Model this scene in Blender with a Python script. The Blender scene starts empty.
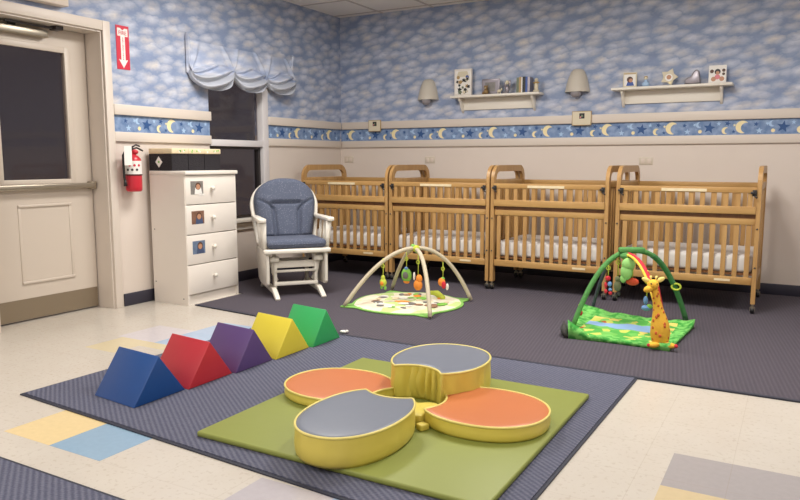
import bpy, bmesh, math, random
from mathutils import Vector, Matrix, Euler, noise
S = bpy.context.scene
COL = S.collection
random.seed(7)
PI = math.pi

# ------------------------------------------------------------ camera
cam_data = bpy.data.cameras.new('camera')
cam = bpy.data.objects.new('camera', cam_data); COL.objects.link(cam)
cam_data.sensor_width = 36; cam_data.lens = 705 / 800 * 36; cam_data.clip_start = .05
cam.location = (0, 0, 1.15)
PITCH = math.atan(89 / 705); YAW = math.atan(402 / math.hypot(705, 89))
cam.rotation_euler = (PI / 2 - PITCH, 0, YAW)
S.camera = cam
# ------------------------------------------------------------ world, light, exposure
w = bpy.data.worlds.new('night'); S.world = w; w.use_nodes = True
w.node_tree.nodes['Background'].inputs[0].default_value = (.062, .052, .056, 1)
w.node_tree.nodes['Background'].inputs[1].default_value = 1.0
S.view_settings.view_transform = 'Standard'; S.view_settings.look = 'None'
S.view_settings.gamma = 1; S.view_settings.use_curve_mapping = False
S.view_settings.exposure = 0.0
LIGHTS = [(-3.15, 4.15, 58), (-3.1, .6, 28), (-3.1, -1.5, 26), (-.95, 4.2, 61), (-.7, .6, 15), (-.7, -1.5, 24), (1.5, 4.2, 30), (1.5, .6, 18)]
for i, (lx, ly, e) in enumerate(LIGHTS):
    ld = bpy.data.lights.new('troffer_lamp', 'AREA'); ld.shape = 'RECTANGLE'; ld.size = .56; ld.size_y = 1.16
    ld.energy = e; ld.color = (1, .965, .925)
    lo = bpy.data.objects.new('troffer_lamp', ld); COL.objects.link(lo); lo.location = (lx, ly, 2.705)

# ------------------------------------------------------------ materials
def lin(c):
    c = c / 255
    return c / 12.92 if c <= .04045 else ((c + .055) / 1.055) ** 2.4
def rgb(r, g, b): return (lin(r), lin(g), lin(b), 1)
def mat(name, col, rough=.5, metal=0, bump=0, bscale=60, vary=0, vscale=8, spec=.5, trans=0, coat=0):
    m = bpy.data.materials.new(name); m.use_nodes = True
    nt = m.node_tree; b = nt.nodes['Principled BSDF']
    b.inputs['Base Color'].default_value = rgb(*col); b.inputs['Roughness'].default_value = rough
    b.inputs['Metallic'].default_value = metal; b.inputs['Specular IOR Level'].default_value = spec
    b.inputs['Transmission Weight'].default_value = trans; b.inputs['Coat Weight'].default_value = coat
    tc = nt.nodes.new('ShaderNodeTexCoord')
    if vary:
        n = nt.nodes.new('ShaderNodeTexNoise'); n.inputs['Scale'].default_value = vscale; n.inputs['Detail'].default_value = 4
        nt.links.new(tc.outputs['Object'], n.inputs['Vector'])
        mx = nt.nodes.new('ShaderNodeMix'); mx.data_type = 'RGBA'
        d = 1 - vary
        mx.inputs[6].default_value = rgb(*col)
        mx.inputs[7].default_value = (lin(col[0]) * d, lin(col[1]) * d, lin(col[2]) * d, 1)
        nt.links.new(n.outputs['Fac'], mx.inputs[0]); nt.links.new(mx.outputs[2], b.inputs['Base Color'])
    if bump:
        n2 = nt.nodes.new('ShaderNodeTexNoise'); n2.inputs['Scale'].default_value = bscale; n2.inputs['Detail'].default_value = 3
        nt.links.new(tc.outputs['Object'], n2.inputs['Vector'])
        bp = nt.nodes.new('ShaderNodeBump'); bp.inputs['Strength'].default_value = bump; bp.inputs['Distance'].default_value = .01
        nt.links.new(n2.outputs['Fac'], bp.inputs['Height']); nt.links.new(bp.outputs[0], b.inputs['Normal'])
    return m
class NT:
    """small helper for writing node maths"""
    def __init__(s, m): s.m = m; s.t = m.node_tree; s.b = s.t.nodes['Principled BSDF']
    def n(s, typ, **k):
        x = s.t.nodes.new(typ)
        for a, v in k.items(): setattr(x, a, v)
        return x
    def put(s, sock, v):
        if hasattr(v, 'links'): s.t.links.new(v, sock)
        elif v is not None: sock.default_value = v
    def math(s, op, a, b=None, c=None):
        x = s.n('ShaderNodeMath', operation=op)
        s.put(x.inputs[0], a); s.put(x.inputs[1], b)
        if c is not None: s.put(x.inputs[2], c)
        return x.outputs[0]
    def mix(s, f, a, b):
        x = s.n('ShaderNodeMix', data_type='RGBA'); s.put(x.inputs[0], f); s.put(x.inputs[6], a); s.put(x.inputs[7], b)
        return x.outputs[2]
    def obj(s):
        x = s.n('ShaderNodeTexCoord'); return x.outputs['Object']
    def xyz(s, v):
        x = s.n('ShaderNodeSeparateXYZ'); s.put(x.inputs[0], v); return x.outputs
    def comb(s, a, b, c):
        x = s.n('ShaderNodeCombineXYZ'); s.put(x.inputs[0], a); s.put(x.inputs[1], b); s.put(x.inputs[2], c); return x.outputs[0]
    def noise(s, v, sc, det=3, ):
        x = s.n('ShaderNodeTexNoise'); s.put(x.inputs['Vector'], v); x.inputs['Scale'].default_value = sc; x.inputs['Detail'].default_value = det
        return x.outputs['Fac']
    def ramp(s, f, stops, interp='LINEAR'):
        x = s.n('ShaderNodeValToRGB'); s.put(x.inputs[0], f); cr = x.color_ramp; cr.interpolation = interp
        while len(cr.elements) > 1: cr.elements.remove(cr.elements[-1])
        cr.elements[0].position = stops[0][0]; cr.elements[0].color = stops[0][1]
        for p, c in stops[1:]:
            e = cr.elements.new(p); e.color = c
        return x.outputs[0]
    def between(s, v, a, b):
        return s.math('MULTIPLY', s.math('GREATER_THAN', v, a), s.math('LESS_THAN', v, b))
    def bump(s, h, st, dist=.01):
        x = s.n('ShaderNodeBump'); x.inputs['Strength'].default_value = st; x.inputs['Distance'].default_value = dist
        s.put(x.inputs['Height'], h); s.put(s.b.inputs['Normal'], x.outputs[0])

def cloud_colour(N, u, z, light=0):
    # rows of small dome shaped clouds, rising a little to the right, printed on blue paper
    v = N.comb(u, N.math('MULTIPLY', N.math('SUBTRACT', z, N.math('MULTIPLY', u, .09)), 1.85), 0.)
    wob = N.math('MULTIPLY', N.math('SUBTRACT', N.noise(v, 17, 4), .5), .085)
    def layer(off, sc, rnd):
        q = N.comb(N.math('ADD', N.math('ADD', N.xyz(v)[0], off), wob), N.math('ADD', N.math('ADD', N.xyz(v)[1], off * .7), wob), 0.)
        vo = N.n('ShaderNodeTexVoronoi', voronoi_dimensions='2D'); N.put(vo.inputs['Vector'], q)
        vo.inputs['Scale'].default_value = sc; vo.inputs['Randomness'].default_value = rnd
        dy = N.math('SUBTRACT', N.xyz(q)[1], N.xyz(vo.outputs['Position'])[1])
        # solid dome above, fading foot below
        body = N.ramp(vo.outputs['Distance'], [(.14, (1, 1, 1, 1)), (.34, (.55, .55, .55, 1)), (.56, (0, 0, 0, 1))])
        foot = N.ramp(N.math('ADD', .5, N.math('MULTIPLY', dy, 4.5)), [(.12, (.12, .12, .12, 1)), (.62, (1, 1, 1, 1))])
        tone = N.math('ADD', .62, N.math('MULTIPLY', N.xyz(vo.outputs['Color'])[0], .38))
        return N.math('MULTIPLY', N.math('MULTIPLY', body, foot), tone)
    f = N.math('MAXIMUM', layer(0., 5.0, .75), N.math('MULTIPLY', layer(3.37, 6.0, .8), .78))
    f = N.math('ADD', f, N.math('MULTIPLY', N.math('SUBTRACT', N.noise(v, 40, 4), .5), .34))
    f = N.ramp(f, [(0, (0, 0, 0, 1)), (1, (1, 1, 1, 1))])
    blue = rgb(148 + light, 164 + light, 195 + light); deep = rgb(120 + light, 137 + light, 171 + light)
    base = N.mix(N.noise(v, 6, 2), deep, blue)
    warm = N.ramp(N.noise(v, 5, 2), [(.42, rgb(228, 230, 238)), (.62, rgb(232, 224, 214))])
    return N.mix(N.math('MULTIPLY', f, .78), base, warm)

CREAM = (221, 209, 198)
def wall_material(name, axis):
    m = mat(name, CREAM, .6); N = NT(m); o = N.xyz(N.obj())
    clouds = cloud_colour(N, o[axis], o[2])
    paint = N.mix(N.noise(N.obj(), 3, 2), rgb(*CREAM), rgb(215, 203, 192))
    N.put(N.b.inputs['Base Color'], N.mix(N.math('GREATER_THAN', o[2], 1.40), paint, clouds))
    return m
M_wall_y = wall_material('wall_paper_side', 1)
M_wall_x = wall_material('wall_paper_back', 0)
M_cream = mat('cream_paint', (216, 202, 188), .45)
M_trim = mat('trim_paint', (216, 205, 193), .42)
M_door = mat('door_paint', (204, 192, 178), .4)
M_white = mat('white_laminate', (232, 224, 214), .35)
M_whitewood = mat('white_painted_wood', (232, 226, 214), .35)
M_winframe = mat('window_frame_paint', (216, 212, 212), .4)
M_ceiling = mat('ceiling_tile', (238, 232, 226), .8, bump=.3, bscale=150)
M_grid = mat('ceiling_grid', (196, 186, 180), .5)
M_bluebase = mat('navy_baseboard', (46, 44, 58), .45)
M_metal = mat('brushed_steel', (168, 158, 142), .35, .8)
M_kick = mat('kick_plate', (150, 136, 116), .42, .6)
M_darkmetal = mat('dark_metal', (70, 66, 66), .4, .6)
M_black = mat('black_plastic', (28, 27, 28), .45)
M_binblack = mat('black_woven_fabric', (36, 32, 38), .85, bump=.8, bscale=120, vary=.4, vscale=60)
M_lid = mat('cream_print_cloth', (234, 216, 178), .7, vary=.2, vscale=30)
M_green_dot = mat('green_print', (130, 190, 90), .6)
M_paper = mat('white_paper', (236, 232, 226), .6)
M_red = mat('red_enamel', (196, 40, 56), .3)
M_signred = mat('sign_red', (206, 48, 70), .4)
M_navy = mat('navy_print', (44, 82, 136), .6)
M_bandstar = mat('pale_star_print', (168, 196, 226), .6)
M_moon = mat('moon_print', (240, 224, 176), .6)
M_rubber = mat('rug_edge_rubber', (44, 46, 60), .7)
M_sheet = mat('white_sheet', (226, 222, 218), .8, bump=.3, bscale=14)
M_glidercloth = mat('blue_cushion_cloth', (90, 98, 122), .9, bump=.3, bscale=300)
def glass_mat(name, tint=(.8, .8, .8)):
    m = bpy.data.materials.new(name); m.use_nodes = True
    nt = m.node_tree; nt.nodes.clear()
    o = nt.nodes.new('ShaderNodeOutputMaterial'); mx = nt.nodes.new('ShaderNodeMixShader')
    tr = nt.nodes.new('ShaderNodeBsdfTransparent'); tr.inputs[0].default_value = (*tint, 1)
    gl = nt.nodes.new('ShaderNodeBsdfGlossy'); gl.inputs['Roughness'].default_value = .06
    lw = nt.nodes.new('ShaderNodeLayerWeight'); pw_ = nt.nodes.new('ShaderNodeMath'); pw_.operation = 'POWER'; pw_.inputs[1].default_value = 5
    fr = nt.nodes.new('ShaderNodeMath'); fr.operation = 'MULTIPLY_ADD'; fr.inputs[1].default_value = .9; fr.inputs[2].default_value = .03
    nt.links.new(lw.outputs['Facing'], pw_.inputs[0]); nt.links.new(pw_.outputs[0], fr.inputs[0])
    nt.links.new(fr.outputs[0], mx.inputs[0]); nt.links.new(tr.outputs[0], mx.inputs[1]); nt.links.new(gl.outputs[0], mx.inputs[2])
    nt.links.new(mx.outputs[0], o.inputs[0]); return m
M_glass = glass_mat('window_glass', (.86, .84, .85))
# cushion cloth with tiny pale dots
N = NT(M_glidercloth); vo = N.n('ShaderNodeTexVoronoi'); N.put(vo.inputs['Vector'], N.obj()); vo.inputs['Scale'].default_value = 75; vo.inputs['Randomness'].default_value = .9
N.put(N.b.inputs['Base Color'], N.mix(N.ramp(vo.outputs['Distance'], [(.16, (.8, .8, .8, 1)), (.3, (0, 0, 0, 1))]), rgb(88, 95, 114), rgb(138, 144, 158)))
# wood
def wood(name, a, b, sc=9, ax=2):
    m = mat(name, a, .38); N = NT(m); o = N.xyz(N.obj())
    st = [30., 30., 30.]; st[ax] = 2.2
    v = N.comb(N.math('MULTIPLY', o[0], st[0]), N.math('MULTIPLY', o[1], st[1]), N.math('MULTIPLY', o[2], st[2]))
    f = N.noise(v, 1.2, 4)
    N.put(N.b.inputs['Base Color'], N.mix(N.ramp(f, [(.3, (0, 0, 0, 1)), (.7, (1, 1, 1, 1))]), rgb(*a), rgb(*b)))
    return m
M_wood = wood('honey_oak_upright', (188, 148, 94), (168, 127, 75))
M_woodh = wood('honey_oak_rail', (190, 151, 94), (174, 133, 79), ax=0)
M_woodd = wood('darker_oak_and_gap_shade', (126, 82, 46), (108, 68, 38))  # mattress board wood, also the painted shade behind the gate gap
# floor: speckled vinyl squares, some coloured
M_floor = mat('vinyl_tiles', (226, 214, 196), .22); N = NT(M_floor); o = N.xyz(N.obj())
T = .305
speck = N.ramp(N.noise(N.obj(), 55, 3), [(.36, (1, 1, 1, 1)), (.42, (0, 0, 0, 1))])
base = N.mix(N.noise(N.obj(), 6, 3), rgb(202, 196, 185), rgb(196, 187, 175))
base = N.mix(N.math('MULTIPLY', speck, .35), base, rgb(174, 160, 144))
RECTS = [(-2.60, -2.29, 1.69, 2.0, (142, 172, 196)), (-2.91, -2.60, 1.69, 2.0, (228, 204, 152)),
         (-1.65, -1.33, 1.57, 1.89, (184, 178, 182)), (-1.33, -1.01, 1.57, 1.89, (170, 186, 206)),
         (-.37, .25, 2.545, 2.865, (168, 162, 161)), (-.37, .25, 2.23, 2.545, (208, 189, 150)),
         (-3.82, -3.55, 2.76, 3.05, (214, 200, 164)), (-3.55, -3.25, 2.95, 3.05, (214, 200, 164)),
         (-3.87, -3.53, 3.05, 3.40, (206, 200, 204)), (-3.53, -3.2, 3.05, 3.38, (166, 188, 214)),
         (-3.53, -3.2, 3.38, 3.69, (170, 190, 216))]
col = base
for x0, x1, y0, y1, c in RECTS:
    f = N.math('MULTIPLY', N.between(o[0], x0, x1), N.between(o[1], y0, y1))
    cc = N.mix(N.noise(N.obj(), 40, 2), rgb(*c), rgb(*[k * .95 for k in c]))
    col = N.mix(f, col, cc)
gx = N.math('LESS_THAN', N.math('ABSOLUTE', N.math('SUBTRACT', N.math('FRACT', N.math('DIVIDE', N.math('ADD', o[0], 2.60 + 9.15), T)), .004)), .0045)
gy = N.math('LESS_THAN', N.math('ABSOLUTE', N.math('SUBTRACT', N.math('FRACT', N.math('DIVIDE', N.math('ADD', o[1], 9.15 - 1.69), T)), .004)), .0045)
col = N.mix(N.math('MULTIPLY', N.math('MAXIMUM', gx, gy), .22), col, rgb(150, 130, 110))
N.put(N.b.inputs['Base Color'], col)
# rugs
def rug_mat(name, a, b, ang, sc, cross=.5):
    m = mat(name, a, .95, spec=.15); N = NT(m); o = N.xyz(N.obj())
    ca, sa = math.cos(ang), math.sin(ang)
    u = N.math('ADD', N.math('MULTIPLY', o[0], ca), N.math('MULTIPLY', o[1], sa))
    v = N.math('SUBTRACT', N.math('MULTIPLY', o[1], ca), N.math('MULTIPLY', o[0], sa))
    s1 = N.math('SINE', N.math('MULTIPLY', u, sc)); s2 = N.math('SINE', N.math('MULTIPLY', v, sc * 1.3))
    h = N.math('ADD', s1, N.math('MULTIPLY', s2, cross))
    f = N.math('ADD', N.math('MULTIPLY', h, .28), N.noise(N.obj(), 130, 2))
    N.put(N.b.inputs['Base Color'], N.mix(N.ramp(f, [(.2, (0, 0, 0, 1)), (.9, (1, 1, 1, 1))]), rgb(*a), rgb(*b)))
    N.bump(h, .3, .003); return m
M_rugA = rug_mat('ribbed_blue_grey_carpet', (82, 84, 101), (109, 110, 125), math.radians(55), 2 * PI / .021, .25)
M_rugB = rug_mat('purple_grey_carpet', (79, 74, 82), (93, 87, 95), .15, 2 * PI / .022, 1)
def vinyl(name, c, rough=.42): return mat(name, c, rough, bump=.12, bscale=9, vary=.06, vscale=4)
V = dict(blue=vinyl('blue_vinyl', (20, 72, 138)), red=vinyl('red_vinyl', (190, 44, 54)), purple=vinyl('purple_vinyl', (90, 66, 120)),
         yellow=vinyl('lemon_vinyl', (222, 204, 62)), green=vinyl('green_vinyl', (50, 164, 92)),
         grey=vinyl('grey_vinyl', (114, 120, 133)), orange=vinyl('orange_vinyl', (198, 116, 68)),
         gold=vinyl('gold_vinyl', (216, 198, 90)), piping=vinyl('pale_gold_piping', (226, 210, 122)), olive=vinyl('olive_vinyl', (138, 146, 70), .5))

# ------------------------------------------------------------ mesh tools
class MB:
    def __init__(s, *mats): s.bm = bmesh.new(); s.mats = list(mats); s.smooth = False
    def _mi(s, f0, mi, smooth):
        for f in s.bm.faces[f0:] if False else [f for f in s.bm.faces if f.index == -1 or f.index >= f0]:
            f.material_index = mi; f.smooth = smooth
    def add(s, verts, faces, mi=0, smooth=False, mtx=None):
        vs = [s.bm.verts.new(mtx @ Vector(v) if mtx else v) for v in verts]
        out = []
        for f in faces:
            try:
                q = s.bm.faces.new([vs[i] for i in f]); q.material_index = mi; q.smooth = smooth; out.append(q)
            except ValueError: pass
        return vs, out
    def box(s, x0, x1, y0, y1, z0, z1, mi=0, bev=0, mtx=None, seg=2):
        V8 = [(x, y, z) for z in (z0, z1) for y in (y0, y1) for x in (x0, x1)]
        F = [(0, 2, 3, 1), (4, 5, 7, 6), (0, 1, 5, 4), (2, 6, 7, 3), (0, 4, 6, 2), (1, 3, 7, 5)]
        if not bev:
            s.add(V8, F, mi, False, mtx); return s
        b = bmesh.new(); vs = [b.verts.new(v) for v in V8]
        for f in F: b.faces.new([vs[i] for i in f])
        bmesh.ops.bevel(b, geom=list(b.edges), offset=bev, segments=seg, profile=.5, affect='EDGES')
        s.merge(b, mi, seg > 1, mtx); return s
    def merge(s, b, mi=0, smooth=False, mtx=None):
        b.verts.index_update()
        s.add([v.co.copy() for v in b.verts], [[v.index for v in f.verts] for f in b.faces], mi, smooth, mtx); b.free()
    def prism(s, poly, axis, a, b, mi=0, bev=0, mtx=None, seg=2):
        """poly: 2D points; extruded along axis between a and b"""
        def P(p, t):
            return {'x': (t, p[0], p[1]), 'y': (p[0], t, p[1]), 'z': (p[0], p[1], t)}[axis]
        n = len(poly); q = bmesh.new()
        v0 = [q.verts.new(P(p, a)) for p in poly]; v1 = [q.verts.new(P(p, b)) for p in poly]
        q.faces.new(v0); q.faces.new(v1[::-1])
        for i in range(n): q.faces.new([v0[i], v1[i], v1[(i + 1) % n], v0[(i + 1) % n]][::-1])
        bmesh.ops.recalc_face_normals(q, faces=q.faces)
        if bev: bmesh.ops.bevel(q, geom=list(q.edges), offset=bev, segments=seg, profile=.5, affect='EDGES')
        s.merge(q, mi, bool(bev) and seg > 1, mtx); return s
    def tube(s, pts, r, n=10, mi=0, smooth=True, cap=True, sx=1, sy=1, mtx=None, closed=False):
        pts = [Vector(p) for p in pts]; R = r if isinstance(r, (list, tuple)) else [r] * len(pts)
        rings = []; up = Vector((0, 0, 1))
        t0 = (pts[1] - pts[0]).normalized()
        if abs(t0.dot(up)) > .9: up = Vector((0, 1, 0))
        nrm = (up - t0 * up.dot(t0)).normalized()
        verts = []
        for i, p in enumerate(pts):
            if closed: t = (pts[(i + 1) % len(pts)] - pts[i - 1]).normalized()
            else: t = (pts[min(i + 1, len(pts) - 1)] - pts[max(i - 1, 0)]).normalized()
            nrm = (nrm - t * nrm.dot(t)).normalized(); bi = t.cross(nrm)
            for k in range(n):
                a = 2 * PI * k / n + (PI / n)
                verts.append(p + nrm * math.cos(a) * R[i] * sx + bi * math.sin(a) * R[i] * sy)
        F = []
        L = len(pts)
        for i in range(L if closed else L - 1):
            for k in range(n):
                j = (i + 1) % L
                F.append((i * n + k, i * n + (k + 1) % n, j * n + (k + 1) % n, j * n + k))
        if cap and not closed: F.append(tuple(range(n))[::-1]); F.append(tuple((L - 1) * n + k for k in range(n)))
        s.add(verts, F, mi, smooth, mtx); return s
    def lathe(s, prof, c=(0, 0, 0), n=20, mi=0, smooth=True, mtx=None, a0=0, a1=2 * PI):
        full = abs(a1 - a0 - 2 * PI) < 1e-6; m = n if full else n + 1; verts = []
        for r, z in prof:
            for k in range(m):
                a = a0 + (a1 - a0) * k / n; verts.append((c[0] + r * math.cos(a), c[1] + r * math.sin(a), c[2] + z))
        F = []
        for i in range(len(prof) - 1):
            for k in range(n if full else n):
                k2 = (k + 1) % m
                F.append((i * m + k, i * m + k2, (i + 1) * m + k2, (i + 1) * m + k))
        if full:
            if prof[0][0] > 1e-5: F.append(tuple(range(m))[::-1])
            if prof[-1][0] > 1e-5: F.append(tuple((len(prof) - 1) * m + k for k in range(m)))
        s.add(verts, F, mi, smooth, mtx); return s
    def ball(s, c, r, sc=(1, 1, 1), mi=0, n=14, mtx=None, rot=None):
        prof = [(max(math.sin(PI * i / 8), 1e-4), -math.cos(PI * i / 8)) for i in range(9)]
        M = Matrix.Translation(c) @ (rot.to_matrix().to_4x4() if rot else Matrix()) @ Matrix.Diagonal((r * sc[0], r * sc[1], r * sc[2], 1))
        if mtx: M = mtx @ M
        s.lathe(prof, n=n, mi=mi, mtx=M); return s
    def flat(s, poly, fn, mi=0):
        """a flat printed shape: poly 2D mapped through fn"""
        s.add([fn(*p) for p in poly], [tuple(range(len(poly)))], mi); return s
    def build(s, name, parent=None, recalc=True):
        bmesh.ops.remove_doubles(s.bm, verts=s.bm.verts, dist=1e-6)
        if recalc: bmesh.ops.recalc_face_normals(s.bm, faces=s.bm.faces)
        me = bpy.data.meshes.new(name); s.bm.to_mesh(me); s.bm.free()
        for m in s.mats: me.materials.append(m)
        o = bpy.data.objects.new(name, me); COL.objects.link(o)
        if parent: o.parent = parent
        return o
def tag(o, label=None, cat=None, group=None, kind=None):
    if label: o['label'] = label
    if cat: o['category'] = cat
    if group: o['group'] = group
    if kind: o['kind'] = kind
    return o
def thing(name, label, cat, loc=(0, 0, 0), rz=0, group=None):
    o = bpy.data.objects.new(name, None); COL.objects.link(o); o.location = loc; o.rotation_euler = (0, 0, rz)
    return tag(o, label, cat, group)
def struct(o): o['kind'] = 'structure'; return o
def copy_tree(o, parent=None):
    c = o.copy(); COL.objects.link(c)
    if parent: c.parent = parent
    for ch in [q for q in bpy.data.objects if q.parent == o]: copy_tree(ch, c)
    return c
def text_mesh(txt, size, name, m, parent, mtx, depth=.0008):
    cu = bpy.data.curves.new('t', 'FONT'); cu.body = txt; cu.size = size; cu.align_x = 'CENTER'; cu.align_y = 'CENTER'; cu.extrude = depth
    to = bpy.data.objects.new('t', cu); COL.objects.link(to)
    dg = bpy.context.evaluated_depsgraph_get(); me = bpy.data.meshes.new_from_object(to.evaluated_get(dg))
    bpy.data.objects.remove(to); bpy.data.curves.remove(cu)
    me.transform(mtx); me.materials.clear(); me.materials.append(m); me.name = name
    o = bpy.data.objects.new(name, me); COL.objects.link(o); o.parent = parent; return o

# ============================================================ ROOM
XL, YB, H, XR, YF = -4.63, 6.81, 2.748, 2.6, -2.6
struct(MB(M_floor).box(XL - .25, XR + .2, YF - .2, YB + .2, -.1, 0).build('floor'))
# left wall with the door and window openings
DY0, DY1, DZ = 2.70, 3.645, 2.13
WY0, WY1, WZ0, WZ1 = 4.72, 5.46, .60, 2.02
b = MB(M_wall_y); X0, X1 = XL - .11, XL
b.box(X0, X1, YF, DY0, 0, H); b.box(X0, X1, DY0, DY1, DZ, H); b.box(X0, X1, DY1, WY0, 0, H)
b.box(X0, X1, WY0, WY1, 0, WZ0); b.box(X0, X1, WY0, WY1, WZ1, H); b.box(X0, X1, WY1, YB, 0, H)
struct(b.build('wall_left'))
struct(MB(M_wall_x).box(XL - .25, XR + .2, YB, YB + .2, 0, H).build('wall_back'))
struct(MB(M_wall_y).box(XR, XR + .2, YF, YB, 0, H).build('wall_right'))
struct(MB(M_wall_x).box(XL - .25, XR + .2, YF - .2, YF, 0, H).build('wall_front'))
b = MB(M_ceiling, M_grid); b.box(XL - .25, XR + .2, YF - .2, YB + .2, H, H + .08)
x = -4.065
while x < XR: b.box(x - .012, x + .012, YF, YB - .001, H - .006, H, 1); x += .61
y = 6.70
while y > YF: b.box(XL + .001, XR - .001, y - .012, y + .012, H - .005, H, 1); y -= .61
struct(b.build('ceiling'))
# horizontal timber trims and the printed border between them
def trim_left(name, y0, y1, z0, z1, d):
    return struct(MB(M_trim).box(XL, XL + d, y0, y1, z0, z1, bev=.004).build(name))
def trim_back(name, z0, z1, d):
    return struct(MB(M_trim).box(XL + .03, XR, YB - d, YB, z0, z1, bev=.004).build(name))
TY = [(3.70, WY0 + .005), (5.52, YB - .03)]
k = 1
for y0, y1 in TY:
    trim_left('trim_%d' % k, y0, y1, 1.505, 1.585, .028); k += 1
    trim_left('trim_%d' % k, y0, y1, 1.30, 1.375, .022); k += 1
trim_back('trim_%d' % k, 1.505, 1.585, .028); k += 1
trim_back('trim_%d' % k, 1.30, 1.375, .022); k += 1

M_band = mat('blue_border_paper', (116, 152, 202), .6); N = NT(M_band)
N.put(N.b.inputs['Base Color'], N.mix(N.ramp(N.noise(N.obj(), 22, 3), [(.35, (0, 0, 0, 1)), (.65, (1, 1, 1, 1))]), rgb(100, 128, 170), rgb(138, 160, 194)))
def crescent(cx, cz, r, rot, open_=.62):
    P = []
    for i in range(17):
        a = math.radians(55 + 250 * i / 16); P.append((r * math.cos(a), r * math.sin(a)))
    e0, e1 = P[-1], P[0]; c2 = (r * open_, 0); r2 = math.hypot(e0[0] - c2[0], e0[1] - c2[1])
    a0 = math.atan2(e0[1], e0[0] - c2[0]) % (2 * PI); a1 = math.atan2(e1[1], e1[0] - c2[0]) % (2 * PI)
    for i in range(1, 12):
        a = a0 + (a1 - a0) * i / 12; P.append((c2[0] + r2 * math.cos(a), r2 * math.sin(a)))
    cr, sr = math.cos(rot), math.sin(rot)
    return [(cx + p[0] * cr - p[1] * sr, cz + p[0] * sr + p[1] * cr) for p in P]
def star(cx, cz, r, rot=0, q=.42):
    return [(cx + (r if i % 2 == 0 else r * q) * math.sin(rot + PI * i / 5), cz + (r if i % 2 == 0 else r * q) * math.cos(rot + PI * i / 5)) for i in range(10)]
def circ(cx, cz, r, n=10): return [(cx + r * math.cos(2 * PI * i / n), cz + r * math.sin(2 * PI * i / n)) for i in range(n)]
def border(name, u0, u1, phase, fn, flip):
    b = MB(M_band, M_moon, M_navy, M_bandstar)
    z0, z1 = 1.372, 1.508
    b.flat([(u0, z0), (u1, z0), (u1, z1), (u0, z1)], lambda u, z: fn(u, z, .003))
    zc = 1.437; P = .573
    i0 = int(math.floor((u0 - phase) / P)) - 1
    for i in range(i0, i0 + 30):
        u = phase + i * P
        S_ = [(crescent(u, zc + .004, .054, -.25), 1), (star(u + .105, zc + .025, .022, .2), 2), (star(u + .13, zc - .03, .028), 3),
              (star(u + .19, zc + .03, .018, .5), 3), (crescent(u + .225, zc + .028, .026, .2), 3), (circ(u + .235, zc - .03, .016), 1),
              (star(u + .31, zc, .052, .15), 2), (star(u + .385, zc + .035, .02), 3), (crescent(u + .44, zc - .025, .03, -.1), 1),
              (star(u + .455, zc + .035, .026, .3), 2), (star(u + .505, zc - .035, .018), 2), (star(u + .51, zc + .02, .014), 1)]
        for j, (poly, mi) in enumerate(S_):
            if min(p[0] for p in poly) < u0 + .002 or max(p[0] for p in poly) > u1 - .002: continue
            b.flat(poly, lambda u_, z_, j=j: fn(u_, z_, .0036 + .0001 * j), mi)
    o = b.build(name, recalc=False); return struct(o)
for i, (y0, y1) in enumerate(TY): border('trim_%d' % k, y0, y1, 4.285, lambda u, z, d: (XL + d, u, z), 0); k += 1
border('trim_%d' % k, XL + .004, XR, -3.329, lambda u, z, d: (u, YB - d, z), 0); k += 1
# baseboards
b = MB(M_bluebase)
b.box(XL, XL + .012, 3.72, YB - .012, 0, .10, bev=.003); struct(b.build('baseboard_left'))
struct(MB(M_bluebase).box(XL + .0, XR, YB - .012, YB, 0, .10, bev=.003).build('baseboard_back'))

# ---- door_1
d = thing('door_1', None, None); d['kind'] = 'structure'
b = MB(M_door); XD = -4.80
# leaf with opening for the pane
gy0, gy1, gz0, gz1 = 2.90, 3.44, 1.005, 1.95
b.box(XD - .045, XD, DY0 + .03, gy0, .012, 2.105); b.box(XD - .045, XD, gy1, DY1 - .03, .012, 2.105)
b.box(XD - .045, XD, gy0, gy1, .012, gz0); b.box(XD - .045, XD, gy0, gy1, gz1, 2.105)
b.build('leaf', d)
b = MB(M_door)
for (a0, a1, c0, c1) in ((gy0 - .03, gy0 + .012, gz0 - .03, gz1 + .03), (gy1 - .012, gy1 + .03, gz0 - .03, gz1 + .03)): b.box(XD - .005, XD + .014, a0, a1, c0, c1, bev=.004)
for (c0, c1) in ((gz0 - .03, gz0 + .012), (gz1 - .012, gz1 + .03)): b.box(XD - .005, XD + .013, gy0, gy1, c0, c1, bev=.004)
b.build('pane_bead', d)
MB(M_glass).box(XD - .028, XD - .022, gy0, gy1, gz0, gz1).build('pane', d)
b = MB(M_door)                                    # embossed lower panel
ey0, ey1, ez0, ez1 = 3.0, 3.42, .27, .84
for i, (o1, t) in enumerate(((0, .012),)):
    b.box(XD - .004, XD + t, ey0, ey1, ez1 - .02, ez1, bev=.005); b.box(XD - .004, XD + t, ey0, ey1, ez0, ez0 + .02, bev=.005)
    b.box(XD - .004, XD + t * .4, ey0, ey0 + .02, ez0, ez1, bev=.002); b.box(XD - .004, XD + t * .4, ey1 - .02, ey1, ez0, ez1, bev=.002)
b.build('embossed_panel', d)
MB(M_kick).box(XD, XD + .004, DY0 + .04, DY1 - .035, .015, .165).build('kick_plate', d)
b = MB(M_metal); b.box(XD + .03, XD + .065, DY0 + .06, DY1 - .05, .945, .985, bev=.008); b.box(XD, XD + .06, DY1 - .075, DY1 - .035, .935, .995, bev=.006); b.box(XD, XD + .06, DY0 + .04, DY0 + .09, .935, .995, bev=.006)
b.build('push_bar', d)
b = MB(M_metal, M_darkmetal); b.box(XD, XD + .06, 2.85, 3.28, 2.02, 2.075, bev=.008); b.box(XD + .02, XD + .04, 3.0, 3.05, 2.07, 2.11, 1)
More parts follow.
